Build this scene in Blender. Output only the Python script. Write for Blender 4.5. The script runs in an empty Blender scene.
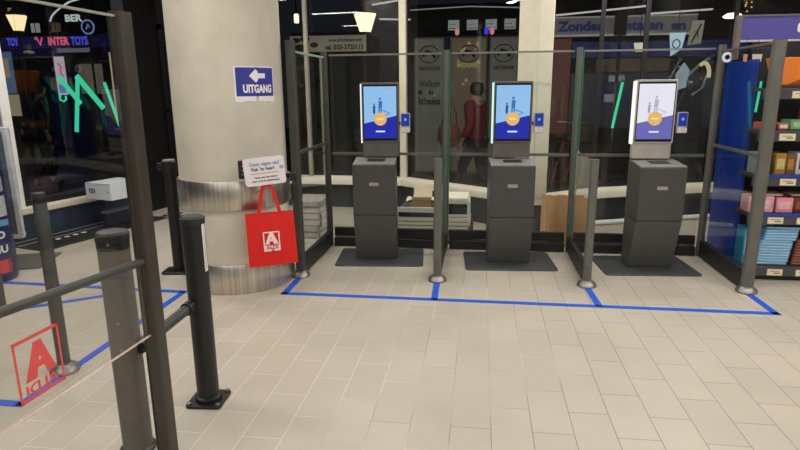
import bpy, bmesh, math, random
from mathutils import Vector, Matrix
random.seed(7)
S = bpy.context.scene
COL = S.collection
PI = math.pi

# ------------------------------------------------------------------ materials
def lin(v):
    v /= 255.0
    return v/12.92 if v <= .04045 else ((v+.055)/1.055)**2.4
def C(r, g, b): return (lin(r), lin(g), lin(b), 1)
MATS = {}
def mat(name, rgb, rough=.5, metal=0.0, var=.12, scale=9, spec=.5, bump=0.0, stretch=None):
    if name in MATS: return MATS[name]
    m = bpy.data.materials.new(name); m.use_nodes = True
    nt = m.node_tree; b = nt.nodes['Principled BSDF']
    tc = nt.nodes.new('ShaderNodeTexCoord'); no = nt.nodes.new('ShaderNodeTexNoise')
    no.inputs['Scale'].default_value = scale; no.inputs['Detail'].default_value = 4
    if stretch:
        mp = nt.nodes.new('ShaderNodeMapping'); mp.inputs['Scale'].default_value = stretch
        nt.links.new(tc.outputs['Object'], mp.inputs[0]); nt.links.new(mp.outputs[0], no.inputs['Vector'])
    else: nt.links.new(tc.outputs['Object'], no.inputs['Vector'])
    r = nt.nodes.new('ShaderNodeValToRGB'); c = C(*rgb)
    r.color_ramp.elements[0].color = tuple(x*(1-var) for x in c[:3])+(1,)
    r.color_ramp.elements[1].color = tuple(min(1, x*(1+var)) for x in c[:3])+(1,)
    r.color_ramp.elements[0].position = .3; r.color_ramp.elements[1].position = .7
    nt.links.new(no.outputs['Fac'], r.inputs[0]); nt.links.new(r.outputs[0], b.inputs['Base Color'])
    b.inputs['Roughness'].default_value = rough; b.inputs['Metallic'].default_value = metal
    b.inputs['Specular IOR Level'].default_value = spec
    if bump:
        bp = nt.nodes.new('ShaderNodeBump'); bp.inputs['Strength'].default_value = bump; bp.inputs['Distance'].default_value = .01
        nt.links.new(no.outputs['Fac'], bp.inputs['Height']); nt.links.new(bp.outputs[0], b.inputs['Normal'])
    MATS[name] = m; return m
def emit(name, rgb, strength=1.0, base=None, var=0.06):
    if name in MATS: return MATS[name]
    m = bpy.data.materials.new(name); m.use_nodes = True
    nt = m.node_tree; b = nt.nodes['Principled BSDF']
    tc = nt.nodes.new('ShaderNodeTexCoord'); no = nt.nodes.new('ShaderNodeTexNoise'); no.inputs['Scale'].default_value = 6
    nt.links.new(tc.outputs['Object'], no.inputs['Vector'])
    r = nt.nodes.new('ShaderNodeValToRGB'); c = C(*rgb)
    r.color_ramp.elements[0].color = tuple(x*(1-var) for x in c[:3])+(1,); r.color_ramp.elements[1].color = c
    nt.links.new(no.outputs['Fac'], r.inputs[0]); nt.links.new(r.outputs[0], b.inputs['Emission Color'])
    b.inputs['Base Color'].default_value = C(*(base or (8, 8, 8))); b.inputs['Roughness'].default_value = .3
    b.inputs['Emission Strength'].default_value = strength
    MATS[name] = m; return m
def glass(name, tint=(245, 250, 247), gloss=.06, edge=.55, rough=.0):
    if name in MATS: return MATS[name]
    m = bpy.data.materials.new(name); m.use_nodes = True
    nt = m.node_tree; nt.nodes.clear()
    o = nt.nodes.new('ShaderNodeOutputMaterial'); mx = nt.nodes.new('ShaderNodeMixShader')
    t = nt.nodes.new('ShaderNodeBsdfTransparent'); g = nt.nodes.new('ShaderNodeBsdfGlossy')
    t.inputs[0].default_value = C(*tint); g.inputs[0].default_value = (1, 1, 1, 1); g.inputs['Roughness'].default_value = rough
    f = nt.nodes.new('ShaderNodeFresnel'); f.inputs['IOR'].default_value = 1.45
    ma = nt.nodes.new('ShaderNodeMath'); ma.operation = 'MULTIPLY'; ma.inputs[1].default_value = gloss/.0337
    ma.use_clamp = True
    ge = nt.nodes.new('ShaderNodeNewGeometry'); inv = nt.nodes.new('ShaderNodeMath'); inv.operation = 'SUBTRACT'; inv.inputs[0].default_value = 1
    nt.links.new(ge.outputs['Backfacing'], inv.inputs[1]); mm = nt.nodes.new('ShaderNodeMath'); mm.operation = 'MULTIPLY'
    nt.links.new(f.outputs[0], ma.inputs[0]); nt.links.new(ma.outputs[0], mm.inputs[0]); nt.links.new(inv.outputs[0], mm.inputs[1]); nt.links.new(mm.outputs[0], mx.inputs[0])
    nt.links.new(t.outputs[0], mx.inputs[1]); nt.links.new(g.outputs[0], mx.inputs[2]); nt.links.new(mx.outputs[0], o.inputs[0])
    MATS[name] = m; return m

def floor_material():
    m = bpy.data.materials.new('floor_tiles'); m.use_nodes = True; nt = m.node_tree; L = nt.links
    b = nt.nodes['Principled BSDF']; N = nt.nodes.new
    tc = N('ShaderNodeTexCoord'); sp = N('ShaderNodeSeparateXYZ'); L.new(tc.outputs['Object'], sp.inputs[0])
    cb = N('ShaderNodeCombineXYZ')
    ax = N('ShaderNodeMath'); ax.operation = 'ADD'; ax.inputs[1].default_value = .1895*40-.081
    ay = N('ShaderNodeMath'); ay.operation = 'ADD'; ay.inputs[1].default_value = .39*30-2.443
    L.new(sp.outputs['X'], ax.inputs[0]); L.new(sp.outputs['Y'], ay.inputs[0])
    L.new(ay.outputs[0], cb.inputs['X']); L.new(ax.outputs[0], cb.inputs['Y'])
    br = N('ShaderNodeTexBrick'); br.offset = .5; br.offset_frequency = 2; br.squash = 1
    br.inputs['Scale'].default_value = 1; br.inputs['Brick Width'].default_value = .39; br.inputs['Row Height'].default_value = .1895
    br.inputs['Mortar Size'].default_value = .0024; br.inputs['Mortar Smooth'].default_value = .3; br.inputs['Bias'].default_value = 0
    br.inputs['Color1'].default_value = C(189, 180, 165); br.inputs['Color2'].default_value = C(195, 186, 171)
    br.inputs['Mortar'].default_value = C(140, 130, 116)
    L.new(cb.outputs[0], br.inputs['Vector'])
    # mortar is pale in places and dark in others
    n2 = N('ShaderNodeTexNoise'); n2.inputs['Scale'].default_value = .9; L.new(tc.outputs['Object'], n2.inputs['Vector'])
    mr = N('ShaderNodeValToRGB'); mr.color_ramp.elements[0].position = .42; mr.color_ramp.elements[1].position = .6
    mr.color_ramp.elements[0].color = C(140, 130, 116); mr.color_ramp.elements[1].color = C(226, 214, 194)
    xm = N('ShaderNodeMath'); xm.operation = 'MULTIPLY_ADD'; xm.inputs[1].default_value = -.16; xm.inputs[2].default_value = 0; L.new(sp.outputs['X'], xm.inputs[0])
    xa = N('ShaderNodeMath'); xa.operation = 'ADD'; L.new(xm.outputs[0], xa.inputs[0]); L.new(n2.outputs['Fac'], xa.inputs[1]); L.new(xa.outputs[0], mr.inputs[0]); L.new(mr.outputs[0], br.inputs['Mortar'])
    n = N('ShaderNodeTexNoise'); n.inputs['Scale'].default_value = 2.2; n.inputs['Detail'].default_value = 6; L.new(tc.outputs['Object'], n.inputs['Vector'])
    n3 = N('ShaderNodeTexNoise'); n3.inputs['Scale'].default_value = 160; L.new(tc.outputs['Object'], n3.inputs['Vector'])
    mx = N('ShaderNodeMix'); mx.data_type = 'RGBA'; mx.blend_type = 'MULTIPLY'; mx.inputs[0].default_value = 1
    rp = N('ShaderNodeValToRGB'); rp.color_ramp.elements[0].color = (.9, .9, .9, 1); rp.color_ramp.elements[1].color = (1, 1, 1, 1)
    rp.color_ramp.elements[0].position = .3; rp.color_ramp.elements[1].position = .65
    L.new(n.outputs['Fac'], rp.inputs[0]); L.new(br.outputs['Color'], mx.inputs[6]); L.new(rp.outputs[0], mx.inputs[7])
    mx2 = N('ShaderNodeMix'); mx2.data_type = 'RGBA'; mx2.blend_type = 'MULTIPLY'; mx2.inputs[0].default_value = 1
    rp2 = N('ShaderNodeValToRGB'); rp2.color_ramp.elements[0].color = (.9, .9, .9, 1); rp2.color_ramp.elements[1].color = (1, 1, 1, 1)
    L.new(n3.outputs['Fac'], rp2.inputs[0]); L.new(mx.outputs[2], mx2.inputs[6]); L.new(rp2.outputs[0], mx2.inputs[7])
    L.new(mx2.outputs[2], b.inputs['Base Color'])
    b.inputs['Roughness'].default_value = .42; b.inputs['Specular IOR Level'].default_value = .35
    bp = N('ShaderNodeBump'); bp.inputs['Strength'].default_value = .3; bp.inputs['Distance'].default_value = .003; bp.invert = True
    L.new(br.outputs['Fac'], bp.inputs['Height']); L.new(bp.outputs[0], b.inputs['Normal'])
    return m

# ------------------------------------------------------------------ mesh builder
class MB:
    def __init__(s): s.v = []; s.f = []
    def add(s, vs, fs):
        o = len(s.v); s.v += [tuple(v) for v in vs]; s.f += [tuple(i+o for i in f) for f in fs]; return s
    def box(s, x0, x1, y0, y1, z0, z1, M=None):
        vs = [Vector(p) for p in ((x0,y0,z0),(x1,y0,z0),(x1,y1,z0),(x0,y1,z0),(x0,y0,z1),(x1,y0,z1),(x1,y1,z1),(x0,y1,z1))]
        if M: vs = [M @ v for v in vs]
        return s.add(vs, [(0,3,2,1),(4,5,6,7),(0,1,5,4),(1,2,6,5),(2,3,7,6),(3,0,4,7)])
    def prism(s, pts, d, M=None):
        """pts: 3-D polygon, d: extrusion vector"""
        d = Vector(d); a = [Vector(p) for p in pts]; b = [p+d for p in a]; n = len(a)
        vs = a+b
        if M: vs = [M @ v for v in vs]
        return s.add(vs, [tuple(range(n))[::-1], tuple(range(n, 2*n))]+[(i, (i+1) % n, (i+1) % n+n, i+n) for i in range(n)])
    def bar(s, p, q, w, h, up=(0,0,1)):
        p, q = Vector(p), Vector(q); d = (q-p).normalized(); u = Vector(up)
        if abs(d.dot(u)) > .99: u = Vector((0,1,0))
        x = d.cross(u).normalized(); y = x.cross(d)
        c = [p+x*a*w/2+y*b*h/2 for a, b in ((-1,-1),(1,-1),(1,1),(-1,1))]
        return s.prism(c, q-p)
    def tube(s, pts, r, n=10, close=False):
        pts = [Vector(p) for p in pts]; k = len(pts); rs = r if isinstance(r, (list, tuple)) else [r]*k
        rings = []; ref = None
        for i, p in enumerate(pts):
            if close: d = pts[(i+1) % k]-pts[i-1]
            else: d = pts[min(i+1, k-1)]-pts[max(i-1, 0)]
            d.normalize()
            if ref is None: ref = Vector((0,0,1)) if abs(d.z) < .9 else Vector((1,0,0))
            x = d.cross(ref).normalized(); y = x.cross(d).normalized(); ref = y
            rings.append([p+(x*math.cos(2*PI*j/n)+y*math.sin(2*PI*j/n))*rs[i] for j in range(n)])
        vs = [v for g in rings for v in g]; fs = []
        for i in range(k if close else k-1):
            a, b = i*n, ((i+1) % k)*n
            fs += [(a+j, a+(j+1) % n, b+(j+1) % n, b+j) for j in range(n)]
        if not close: fs += [tuple(range(n))[::-1], tuple(range((k-1)*n, k*n))]
        return s.add(vs, fs)
    def lathe(s, prof, n=24, c=(0,0,0), M=None, a0=0, a1=2*PI):
        full = abs(a1-a0-2*PI) < 1e-6; m = n if full else n+1; vs = []; fs = []
        for r, z in prof:
            for j in range(m):
                a = a0+(a1-a0)*j/n; vs.append(Vector((c[0]+r*math.cos(a), c[1]+r*math.sin(a), c[2]+z)))
        for i in range(len(prof)-1):
            for j in range(n):
                k = (j+1) % m; fs.append((i*m+j, i*m+k, (i+1)*m+k, (i+1)*m+j))
        if full:
            if prof[0][0] > 1e-6: fs.append(tuple(range(m))[::-1])
            if prof[-1][0] > 1e-6: fs.append(tuple(range((len(prof)-1)*m, len(prof)*m)))
        if M: vs = [M @ v for v in vs]
        return s.add(vs, fs)
    def map(s, fn): s.v = [tuple(fn(Vector(v))) for v in s.v]; return s
    def build(s, name, m, parent=None, bevel=0, seg=2, smooth=True, ang=35):
        me = bpy.data.meshes.new(name); me.from_pydata(s.v, [], s.f); me.validate()
        bm = bmesh.new(); bm.from_mesh(me); bmesh.ops.remove_doubles(bm, verts=bm.verts, dist=1e-5)
        bmesh.ops.recalc_face_normals(bm, faces=bm.faces); bm.to_mesh(me); bm.free()
        if m: me.materials.append(m)
        if smooth:
            for p in me.polygons: p.use_smooth = True
            me.set_sharp_from_angle(angle=math.radians(ang))
        o = bpy.data.objects.new(name, me); COL.objects.link(o)
        if parent: o.parent = parent
        if bevel:
            b = o.modifiers.new('bevel', 'BEVEL'); b.width = bevel; b.segments = seg; b.limit_method = 'ANGLE'; b.angle_limit = math.radians(40)
        return o
def tag(o, label=None, cat=None, group=None, kind=None):
    if label: o['label'] = label
    if cat: o['category'] = cat
    if group: o['group'] = group
    if kind: o['kind'] = kind
    return o
def thing(name, label, cat, loc=(0,0,0), rz=0, group=None):
    o = bpy.data.objects.new(name, None); COL.objects.link(o); o.empty_display_size = .05
    o.location = loc; o.rotation_euler = (0, 0, rz); return tag(o, label, cat, group)
def text_mb(body, size, bold=0.0, depth=.0006, width=None, res=3):
    """text lying in local XZ, centred on 0, facing -Y"""
    cu = bpy.data.curves.new('text', 'FONT'); cu.body = body; cu.size = size; cu.align_x = 'CENTER'; cu.align_y = 'CENTER'
    cu.offset = bold; cu.extrude = depth; cu.resolution_u = res
    o = bpy.data.objects.new('text', cu); COL.objects.link(o); bpy.context.view_layer.update()
    me = bpy.data.meshes.new_from_object(o.evaluated_get(bpy.context.evaluated_depsgraph_get()))
    mb = MB(); vs = [v.co.copy() for v in me.vertices]
    if width and vs:
        x0 = min(v.x for v in vs); x1 = max(v.x for v in vs); k = width/(x1-x0)
        for v in vs: v.x = (v.x-(x0+x1)/2)*k
    mb.add([(v.x, -v.z, v.y) for v in vs], [tuple(p.vertices) for p in me.polygons])
    bpy.data.objects.remove(o); bpy.data.curves.remove(cu); bpy.data.meshes.remove(me)
    return mb
def T(x, y, z): return Matrix.Translation((x, y, z))
def RZ(a): return Matrix.Rotation(a, 4, 'Z')
def RX(a): return Matrix.Rotation(a, 4, 'X')
def RY(a): return Matrix.Rotation(a, 4, 'Y')
def disc_mb(r, y=0, d=.001, n=28, c=(0,0), sx=1):
    return MB().prism([(c[0]+sx*r*math.cos(2*PI*i/n), y, c[1]+r*math.sin(2*PI*i/n)) for i in range(n)], (0, -d, 0))
def rrect(w, h, r, n=5):
    p = []
    for cx, cz, a in ((w/2-r, h/2-r, 0), (-w/2+r, h/2-r, PI/2), (-w/2+r, -h/2+r, PI), (w/2-r, -h/2+r, 3*PI/2)):
        p += [(cx+r*math.cos(a+PI/2*i/n), cz+r*math.sin(a+PI/2*i/n)) for i in range(n+1)]
    return p
def struct(o, label=None): o['kind'] = 'structure'; return tag(o, label)

# shared materials
M_post = mat('post_grey_paint', (104, 103, 95), .45, .2)
M_dkpost = mat('post_dark_paint', (72, 73, 69), .45, .3)
M_black = mat('black_powder_coat', (24, 24, 25), .42)
M_kick = mat('kick_plate_black', (30, 29, 29), .5)
M_chrome = mat('chrome_foot', (150, 147, 142), .38, .8)
M_tape = mat('blue_floor_tape', (22, 86, 205), .5, var=.08)
M_cream = mat('cream_paint', (226, 218, 196), .5, var=.05)
M_white = mat('white_plastic', (228, 226, 222), .45, var=.04)
M_paper = mat('white_paper', (238, 234, 236), .7, var=.03)
M_glass = glass('partition_glass', (249, 251, 250), .034)
M_wglass = glass('storefront_glass', (240, 243, 242), .038)
M_gedge = emit('glass_edge_glow', (70, 110, 92), .25, base=(60, 110, 85))  # glass edge is no lamp; green reflection put in as faint glow
M_ktext = mat('dark_lettering', (28, 28, 34), .6)
M_green_refl = emit('green_reflection', (58, 214, 164), 1.0)  # glow that imitates green reflections in the glass

# ------------------------------------------------------------------ camera
cam = bpy.data.cameras.new('camera'); cam.sensor_width = 36; cam.lens = 26.0; cam.clip_start = .02; cam.clip_end = 200
co = bpy.data.objects.new('camera', cam); COL.objects.link(co)
r = Vector((.99073522, .13552726, -.00872327)); u = Vector((-.02259578, .22783601, .9734373)); f = Vector((-.13391476, .96422151, -.2287875))
co.matrix_world = Matrix(((r.x, u.x, -f.x, 0), (r.y, u.y, -f.y, 0), (r.z, u.z, -f.z, 1.55), (0, 0, 0, 1)))
S.camera = co
S.view_settings.view_transform = 'Standard'; S.view_settings.look = 'None'; S.view_settings.exposure = 0

# ------------------------------------------------------------------ world and lights
w = bpy.data.worlds.new('night'); S.world = w; w.use_nodes = True
bg = w.node_tree.nodes['Background']
tcw = w.node_tree.nodes.new('ShaderNodeTexCoord'); spw = w.node_tree.nodes.new('ShaderNodeSeparateXYZ'); rw = w.node_tree.nodes.new('ShaderNodeValToRGB')
w.node_tree.links.new(tcw.outputs['Generated'], spw.inputs[0]); w.node_tree.links.new(spw.outputs['Z'], rw.inputs[0]); w.node_tree.links.new(rw.outputs[0], bg.inputs[0])
rw.color_ramp.elements[0].color = (.010, .010, .012, 1); rw.color_ramp.elements[1].color = (.006, .009, .024, 1)
bg.inputs[1].default_value = 1.0
def area(name, loc, sx, sy, power, col, rot=(0, 0, 0)):
    l = bpy.data.lights.new(name, 'AREA'); l.shape = 'RECTANGLE'; l.size = sx; l.size_y = sy; l.energy = power; l.color = col
    o = bpy.data.objects.new(name, l); COL.objects.link(o); o.location = loc; o.rotation_euler = rot; return o
WARM = (1.0, .955, .895)
for yy, p in ((-4.2, 28), (-1.8, 34), (.6, 37), (3.0, 43), (5.0, 27)):
    for xx in (-2.6, 1.2, 4.0):
        area('ceiling_light', (xx, yy, 3.08), 2.9, .14, p, WARM)
area('entrance_light', (-3.9, 5.0, 3.08), 1.0, .14, 26, WARM)
area('window_light', (-1.2, 6.2, 3.1), 1.6, .12, 34, WARM)  # unseen lamp added to brighten the strip behind the glass panels
area('window_light', (1.9, 6.1, 3.1), 1.6, .12, 28, WARM)  # second unseen lamp added for the same strip

# ------------------------------------------------------------------ setting: floor, ceiling, walls
struct(MB().box(-6.6, 5.2, -6, 9.0, -.12, 0).build('floor', floor_material()))
struct(MB().box(-6.6, 5.2, -6, 7.75, 3.2, 3.35).build('ceiling', mat('ceiling_dark', (52, 50, 48), .8)))
M_room = mat('shop_wall', (150, 146, 138), .8)
struct(MB().box(-6.6, 5.2, -6.15, -6, 0, 3.2).build('wall_front', M_room))
struct(MB().box(5.05, 5.2, -6, 7.75, 0, 3.2).build('wall_right', M_room))
M_under = mat('window_base_dark', (58, 62, 68), .6)
M_navy = mat('window_base_navy', (44, 54, 72), .55)
M_void = mat('dark_lobby', (10, 10, 11), .6)
SILL = [(-2.92, 7.45), (-1.0, 7.37), (.56, 6.20), (.72, 6.24), (1.37, 6.70), (1.86, 6.90), (2.9, 7.26), (5.05, 7.62)]
def off(pl, d):
    out = []
    for i, p in enumerate(pl):
        a = Vector(pl[max(i-1, 0)]); b = Vector(pl[min(i+1, len(pl)-1)]); t = (b-a).normalized(); n = Vector((-t.y, t.x)); out.append((p[0]+n.x*d, p[1]+n.y*d))
    return out
def wall_along(pl, d0, d1, z0, z1):
    a = off(pl, d0); b = off(pl, d1); mb = MB()
    for i in range(len(pl)-1):
        mb.prism([(a[i][0], a[i][1], z0), (a[i+1][0], a[i+1][1], z0), (b[i+1][0], b[i+1][1], z0), (b[i][0], b[i][1], z0)], (0, 0, z1-z0))
    return mb
struct(wall_along(SILL, .12, .24, 0, .36).build('wall_back', M_under))
struct(wall_along(SILL, .10, .26, 2.75, 3.2).build('trim_1', M_void))
# rounded cream sill
sm = MB(); prof = [(-.02, .33), (-.02, .40), (0, .425), (.20, .43), (.20, .33)]
pr = [off(SILL, d) for d, z in prof]
for i in range(len(SILL)-1):
    a = [(pr[k][i][0], pr[k][i][1], prof[k][1]) for k in range(5)]; b = [(pr[k][i+1][0], pr[k][i+1][1], prof[k][1]) for k in range(5)]
    sm.add(a+b, [(k, (k+1) % 5, (k+1) % 5+5, k+5) for k in range(5)]+[(0,1,2,3,4), (9,8,7,6,5)])
struct(sm.build('trim_2', M_cream, ang=60))
# panes between mullions
SW = off(SILL, .16)
M_frame = mat('window_frame_dark', (17, 17, 18), .5)
wn = 1
for i in range(len(SW)-1):
    a, b = Vector(SW[i]+(0,)), Vector(SW[i+1]+(0,)); d = (b-a).normalized()
    if (b-a).length < .3: continue
    fr = MB()
    for z in (.45, 2.73): fr.bar(a+Vector((0,0,z)), b+Vector((0,0,z)), .05, .05)
    for p in (a+d*.015, b-d*.015): fr.bar(p+Vector((0,0,.43)), p+Vector((0,0,2.75)), .025, .03)
    o = struct(fr.build('window_%d' % wn, M_frame))
    pm = MB(); n = Vector((-d.y, d.x, 0))*.004
    pm.prism([a+d*.05+n+Vector((0,0,.47)), b-d*.05+n+Vector((0,0,.47)), b-d*.05+n+Vector((0,0,2.71)), a+d*.05+n+Vector((0,0,2.71))], -2*n)
    pm.build('pane', M_wglass, o); wn += 1
# cream mullions and the corner column
struct(MB().box(-1.02, -.93, 7.37, 7.50, .36, 3.2).build('trim_3', M_cream, bevel=.012))
struct(MB().box(-2.255, -2.21, 7.44, 7.52, .40, 3.2).build('trim_4', mat('mullion_grey_cream', (178, 172, 156), .5), bevel=.008))
cc = MB().prism([(.37, 6.31, .40), (.56, 6.17, .40), (.71, 6.21, .40), (.73, 6.46, .40), (.40, 6.52, .40)], (0, 0, 2.8))
struct(cc.build('trim_5', M_cream, bevel=.012), 'broad cream corner column of the shop window')
# low white pipe at the foot of the window wall by the third kiosk
struct(MB().tube([(1.30, 6.72, .031), (1.86, 6.93, .031), (2.75, 7.24, .031)], .030, 10).build('baseboard_back', M_white))

# left window wall
LW = [(-6.4, 0.2), (-4.73, 5.66), (-4.40, 6.80)]
struct(wall_along(LW, -.02, .12, 0, .30).build('wall_left', M_navy))
struct(wall_along(LW, -.02, .12, 2.75, 3.2).build('trim_6', M_void))
struct(wall_along([LW[0], LW[1], (-4.46, 6.60)], -.05, .14, .28, .36).build('trim_7', M_cream, bevel=.015))
struct(MB().prism([(-4.895, 5.40, .33), (-4.835, 5.38, .33), (-4.80, 5.47, .33), (-4.86, 5.49, .33)], (0, 0, 2.8)).build('trim_8', mat('mullion_white', (240, 240, 238), .5, var=.03), bevel=.006))
struct(MB().prism([(-4.985, 5.42, .33), (-4.90, 5.40, .33), (-4.865, 5.49, .33), (-4.95, 5.51, .33)], (0, 0, 2.8)).build('trim_9', mat('mullion_beige', (150, 140, 122), .6, var=.05), bevel=.006))
LP = off(LW, .05)
o = None
for i in range(2):
    a, b = Vector(LP[i]+(0,)), Vector(LP[i+1]+(0,)); d = (b-a).normalized(); n = Vector((-d.y, d.x, 0))*.004
    fr = MB()
    for z in (.38, 2.72): fr.bar(a+Vector((0,0,z)), b+Vector((0,0,z)), .05, .05)
    o = struct(fr.build('window_%d' % wn, M_frame)); wn += 1
    MB().prism([a+n+Vector((0,0,.40)), b+n+Vector((0,0,.40)), b+n+Vector((0,0,2.70)), a+n+Vector((0,0,2.70))], -2*n).build('pane', M_wglass, o)
# dark lobby behind the pillar
struct(MB().prism([(-4.42, 6.80, 0), (-4.30, 6.86, 0), (-4.20, 7.60, 0), (-4.36, 7.60, 0)], (0, 0, 3.2)).build('wall_lobby', M_void))
d1 = struct(MB().box(-4.25, -2.95, 7.46, 7.56, 0, 3.2).build('door_1', M_void), 'black entrance door behind the pillar')
fr = MB(); fr.box(-4.2, -4.14, 7.42, 7.46, 0, 2.4).box(-3.62, -3.56, 7.42, 7.46, 0, 2.4).box(-3.02, -2.96, 7.42, 7.46, 0, 2.4).box(-4.2, -2.96, 7.42, 7.46, 2.34, 2.4).box(-4.2, -2.96, 7.42, 7.46, 1.28, 1.31)
fr.build('door_frame', mat('door_frame_black', (22, 22, 24), .35), d1)

# ------------------------------------------------------------------ pillar
PX, PY, PR = -1.985, 4.47, .425
pil = struct(MB().lathe([(PR, 0), (PR, 3.2)], 64, (PX, PY, 0)).build('pillar', mat('pillar_concrete', (200, 194, 178), .75, var=.07, scale=5, bump=.05)), 'thick round beige concrete pillar')
M_steel = mat('brushed_steel', (204, 198, 188), .36, 1.0, var=.25, scale=3, stretch=(14, 14, .2))
for z0, z1 in ((0, .235), (.665, .885)):
    b = MB().lathe([(PR, z0), (PR+.016, z0), (PR+.020, z0+.006), (PR+.020, z1-.006), (PR+.016, z1), (PR, z1)], 64, (PX, PY, 0)).build('steel_band', M_steel, pil)
    b['kind'] = 'structure'
def on_pillar(a, rr, z): return Vector((PX+rr*math.cos(a), PY+rr*math.sin(a), z))
def wrap(mb, a0, zc, rad):
    """wrap XZ artwork (facing -Y) on the pillar: x along the arc, -y outward"""
    return mb.map(lambda v: on_pillar(a0+v.x/rad, rad-v.y, zc+v.z))
# UITGANG sheet
A0 = math.radians(-37)
def gridrect(w, h, y, n=16, dep=.0012, ragged=False):
    mb = MB()
    xs = [-w/2+w*i/n for i in range(n+1)]
    bot = [(-h/2 - (random.choice((.004, .008, .004, .012, .0)) if ragged else 0)) for _ in xs]
    for i in range(n):
        mb.prism([(xs[i], y, bot[i]), (xs[i+1], y, bot[i+1]), (xs[i+1], y, h/2), (xs[i], y, h/2)], (0, -dep, 0))
    return mb
sg = wrap(gridrect(.340, .246, 0, ragged=True), A0, 1.60, PR).build('exit_sign', M_paper)
tag(sg, 'blue sign with a white arrow reading UITGANG, stuck on the round pillar', 'sign')
wrap(gridrect(.318, .205, -.0016), A0, 1.612, PR).build('blue_panel', mat('sign_blue', (44, 52, 148), .5, var=.06), sg)
ar = MB()
ar.prism([(-.072, -.003, 0), (-.020, -.003, .048), (-.002, -.003, .031), (-.002, -.003, -.031), (-.020, -.003, -.048)], (0, -.001, 0))
ar.prism([(-.002, -.003, .019), (.062, -.003, .019), (.062, -.003, -.017), (-.002, -.003, -.017)], (0, -.001, 0))
wrap(ar, A0+.03, 1.655, PR).build('arrow', M_paper, sg)
wrap(text_mb('UITGANG', .078, .0034, width=.245).map(lambda v: v+Vector((0, -.003, 0))), A0+.03, 1.560, PR).build('lettering', M_paper, sg)

# ------------------------------------------------------------------ tapes on the floor
def tape(pts, label, w=.05):
    mb = MB()
    for i in range(len(pts)-1): mb.bar((pts[i][0], pts[i][1], .002+.0006*i), (pts[i+1][0], pts[i+1][1], .002+.0006*i), w, .003)
    return tag(mb.build('floor_tape', M_tape, smooth=False), label, 'floor tape', 'blue tape lines on the floor')
tape([(-1.515, 4.12), (2.10, 4.105)], 'longest blue tape line on the floor, running across in front of the three kiosks')
tape([(-1.49, 4.10), (-1.49, 4.50)], 'short blue tape strip ending at the post foot beside the red bag')
tape([(-.315, 4.10), (-.325, 4.52)], 'short blue tape strip at the post between the first and second kiosk')
tape([(.885, 4.10), (.872, 4.50)], 'short blue tape strip at the post between the second and third kiosk')
tape([(2.075, 4.085), (2.062, 4.50)], 'short blue tape strip at the tall post beside the product shelf')
tape([(-2.29, 2.355), (-2.30, 4.07)], 'blue tape line running along the floor under the red sticker on the glass')
tape([(-3.9, 2.375), (-2.27, 2.375)], 'blue tape line at the edge of the picture, below the red sticker')
tape([(-2.28, 4.06), (-4.7, 4.14)], 'blue tape line running across the floor beyond the grey bollard')
tape([(-3.30, 3.60), (-2.72, 4.02)], 'slanting blue tape strip starting at the short post by the round drinks display')

# ------------------------------------------------------------------ glass partitions
def foot(mb, x, y): return mb.lathe([(.075, 0), (.078, .012), (.070, .030), (.052, .045), (.040, .052)], 24, (x, y, 0))
def rpost(x, y, w, d, h, r=.018, M=None):
    return MB().prism([(x+px, y+py, .01) for px, py in rrect(w, d, r)], (0, 0, h-.01), M)
# side partition beside the pillar
def pane_box(mb, x0, x1, y0, y1, z0, z1): return mb.box(x0, x1, y0, y1, z0, z1)
pl_ = thing('glass_partition', 'tall glass side partition between the pillar and the first kiosk', 'partition', (-1.49, 4.56, 0))
rpost(0, 0, .075, .06, 1.93).build('post', M_dkpost, pl_)
foot(MB(), 0, 0).build('post_foot', M_chrome, pl_)
rpost(0, 1.0, .06, .06, 1.90).build('post', M_dkpost, pl_)
MB().box(-.005, .005, .03, .97, .17, 1.84).build('pane', M_glass, pl_)
MB().box(-.022, .022, .03, .97, .01, .16).build('kick_plate', M_kick, pl_, bevel=.004)
mr_ = MB().box(-.014, .014, .03, .97, 1.03, 1.055).build('rail', M_dkpost, pl_)
MB().box(-.012, .012, .03, .97, 1.84, 1.856).build('top_rail', mat('rail_pale_green', (150, 172, 160), .4), pl_)
# side partition beside the shelf
ps = thing('glass_partition', 'tall glass side partition between the third kiosk and the product shelf', 'partition', (2.065, 4.555, 0))
rpost(0, 0, .085, .06, 1.865).build('post', M_post, ps)
foot(MB(), 0, 0).build('post_foot', M_chrome, ps)
rpost(0, 1.005, .06, .06, 1.90).build('post', M_post, ps)
MB().box(-.005, .005, .03, .97, .17, 1.84).build('pane', M_glass, ps)
MB().box(-.022, .022, .03, .97, .01, .16).build('kick_plate', M_kick, ps, bevel=.004)
MB().box(-.014, .014, .03, .97, 1.03, 1.055).build('rail', M_post, ps)
MB().box(-.012, .012, .03, .97, 1.84, 1.856).build('top_rail', M_post, ps)
# lane dividers
for x, lab in ((-.325, 'low divider with a short grey post between the first and second kiosk'), (.872, 'low divider with a short grey post between the second and third kiosk')):
    dv = thing('lane_divider', lab, 'divider', (x, 4.565, 0), 0, 'dividers between the kiosks')
    rpost(0, 0, .064, .055, 1.015).build('post', M_post, dv)
    foot(MB(), 0, 0).build('post_foot', M_chrome, dv)
    rpost(0, 1.0, .058, .058, 1.90).build('tall_post', mat('tall_post_green_refl', (88, 98, 88), .4, .2), dv)  # green reflection put into the dark post colour
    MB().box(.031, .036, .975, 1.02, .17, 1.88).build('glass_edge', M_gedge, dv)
    MB().box(-.022, .022, .03, .965, .01, .16).build('kick_plate', M_kick, dv, bevel=.004)
    MB().box(-.004, .004, .03, .965, .17, 1.0).build('pane', M_glass, dv)
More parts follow.
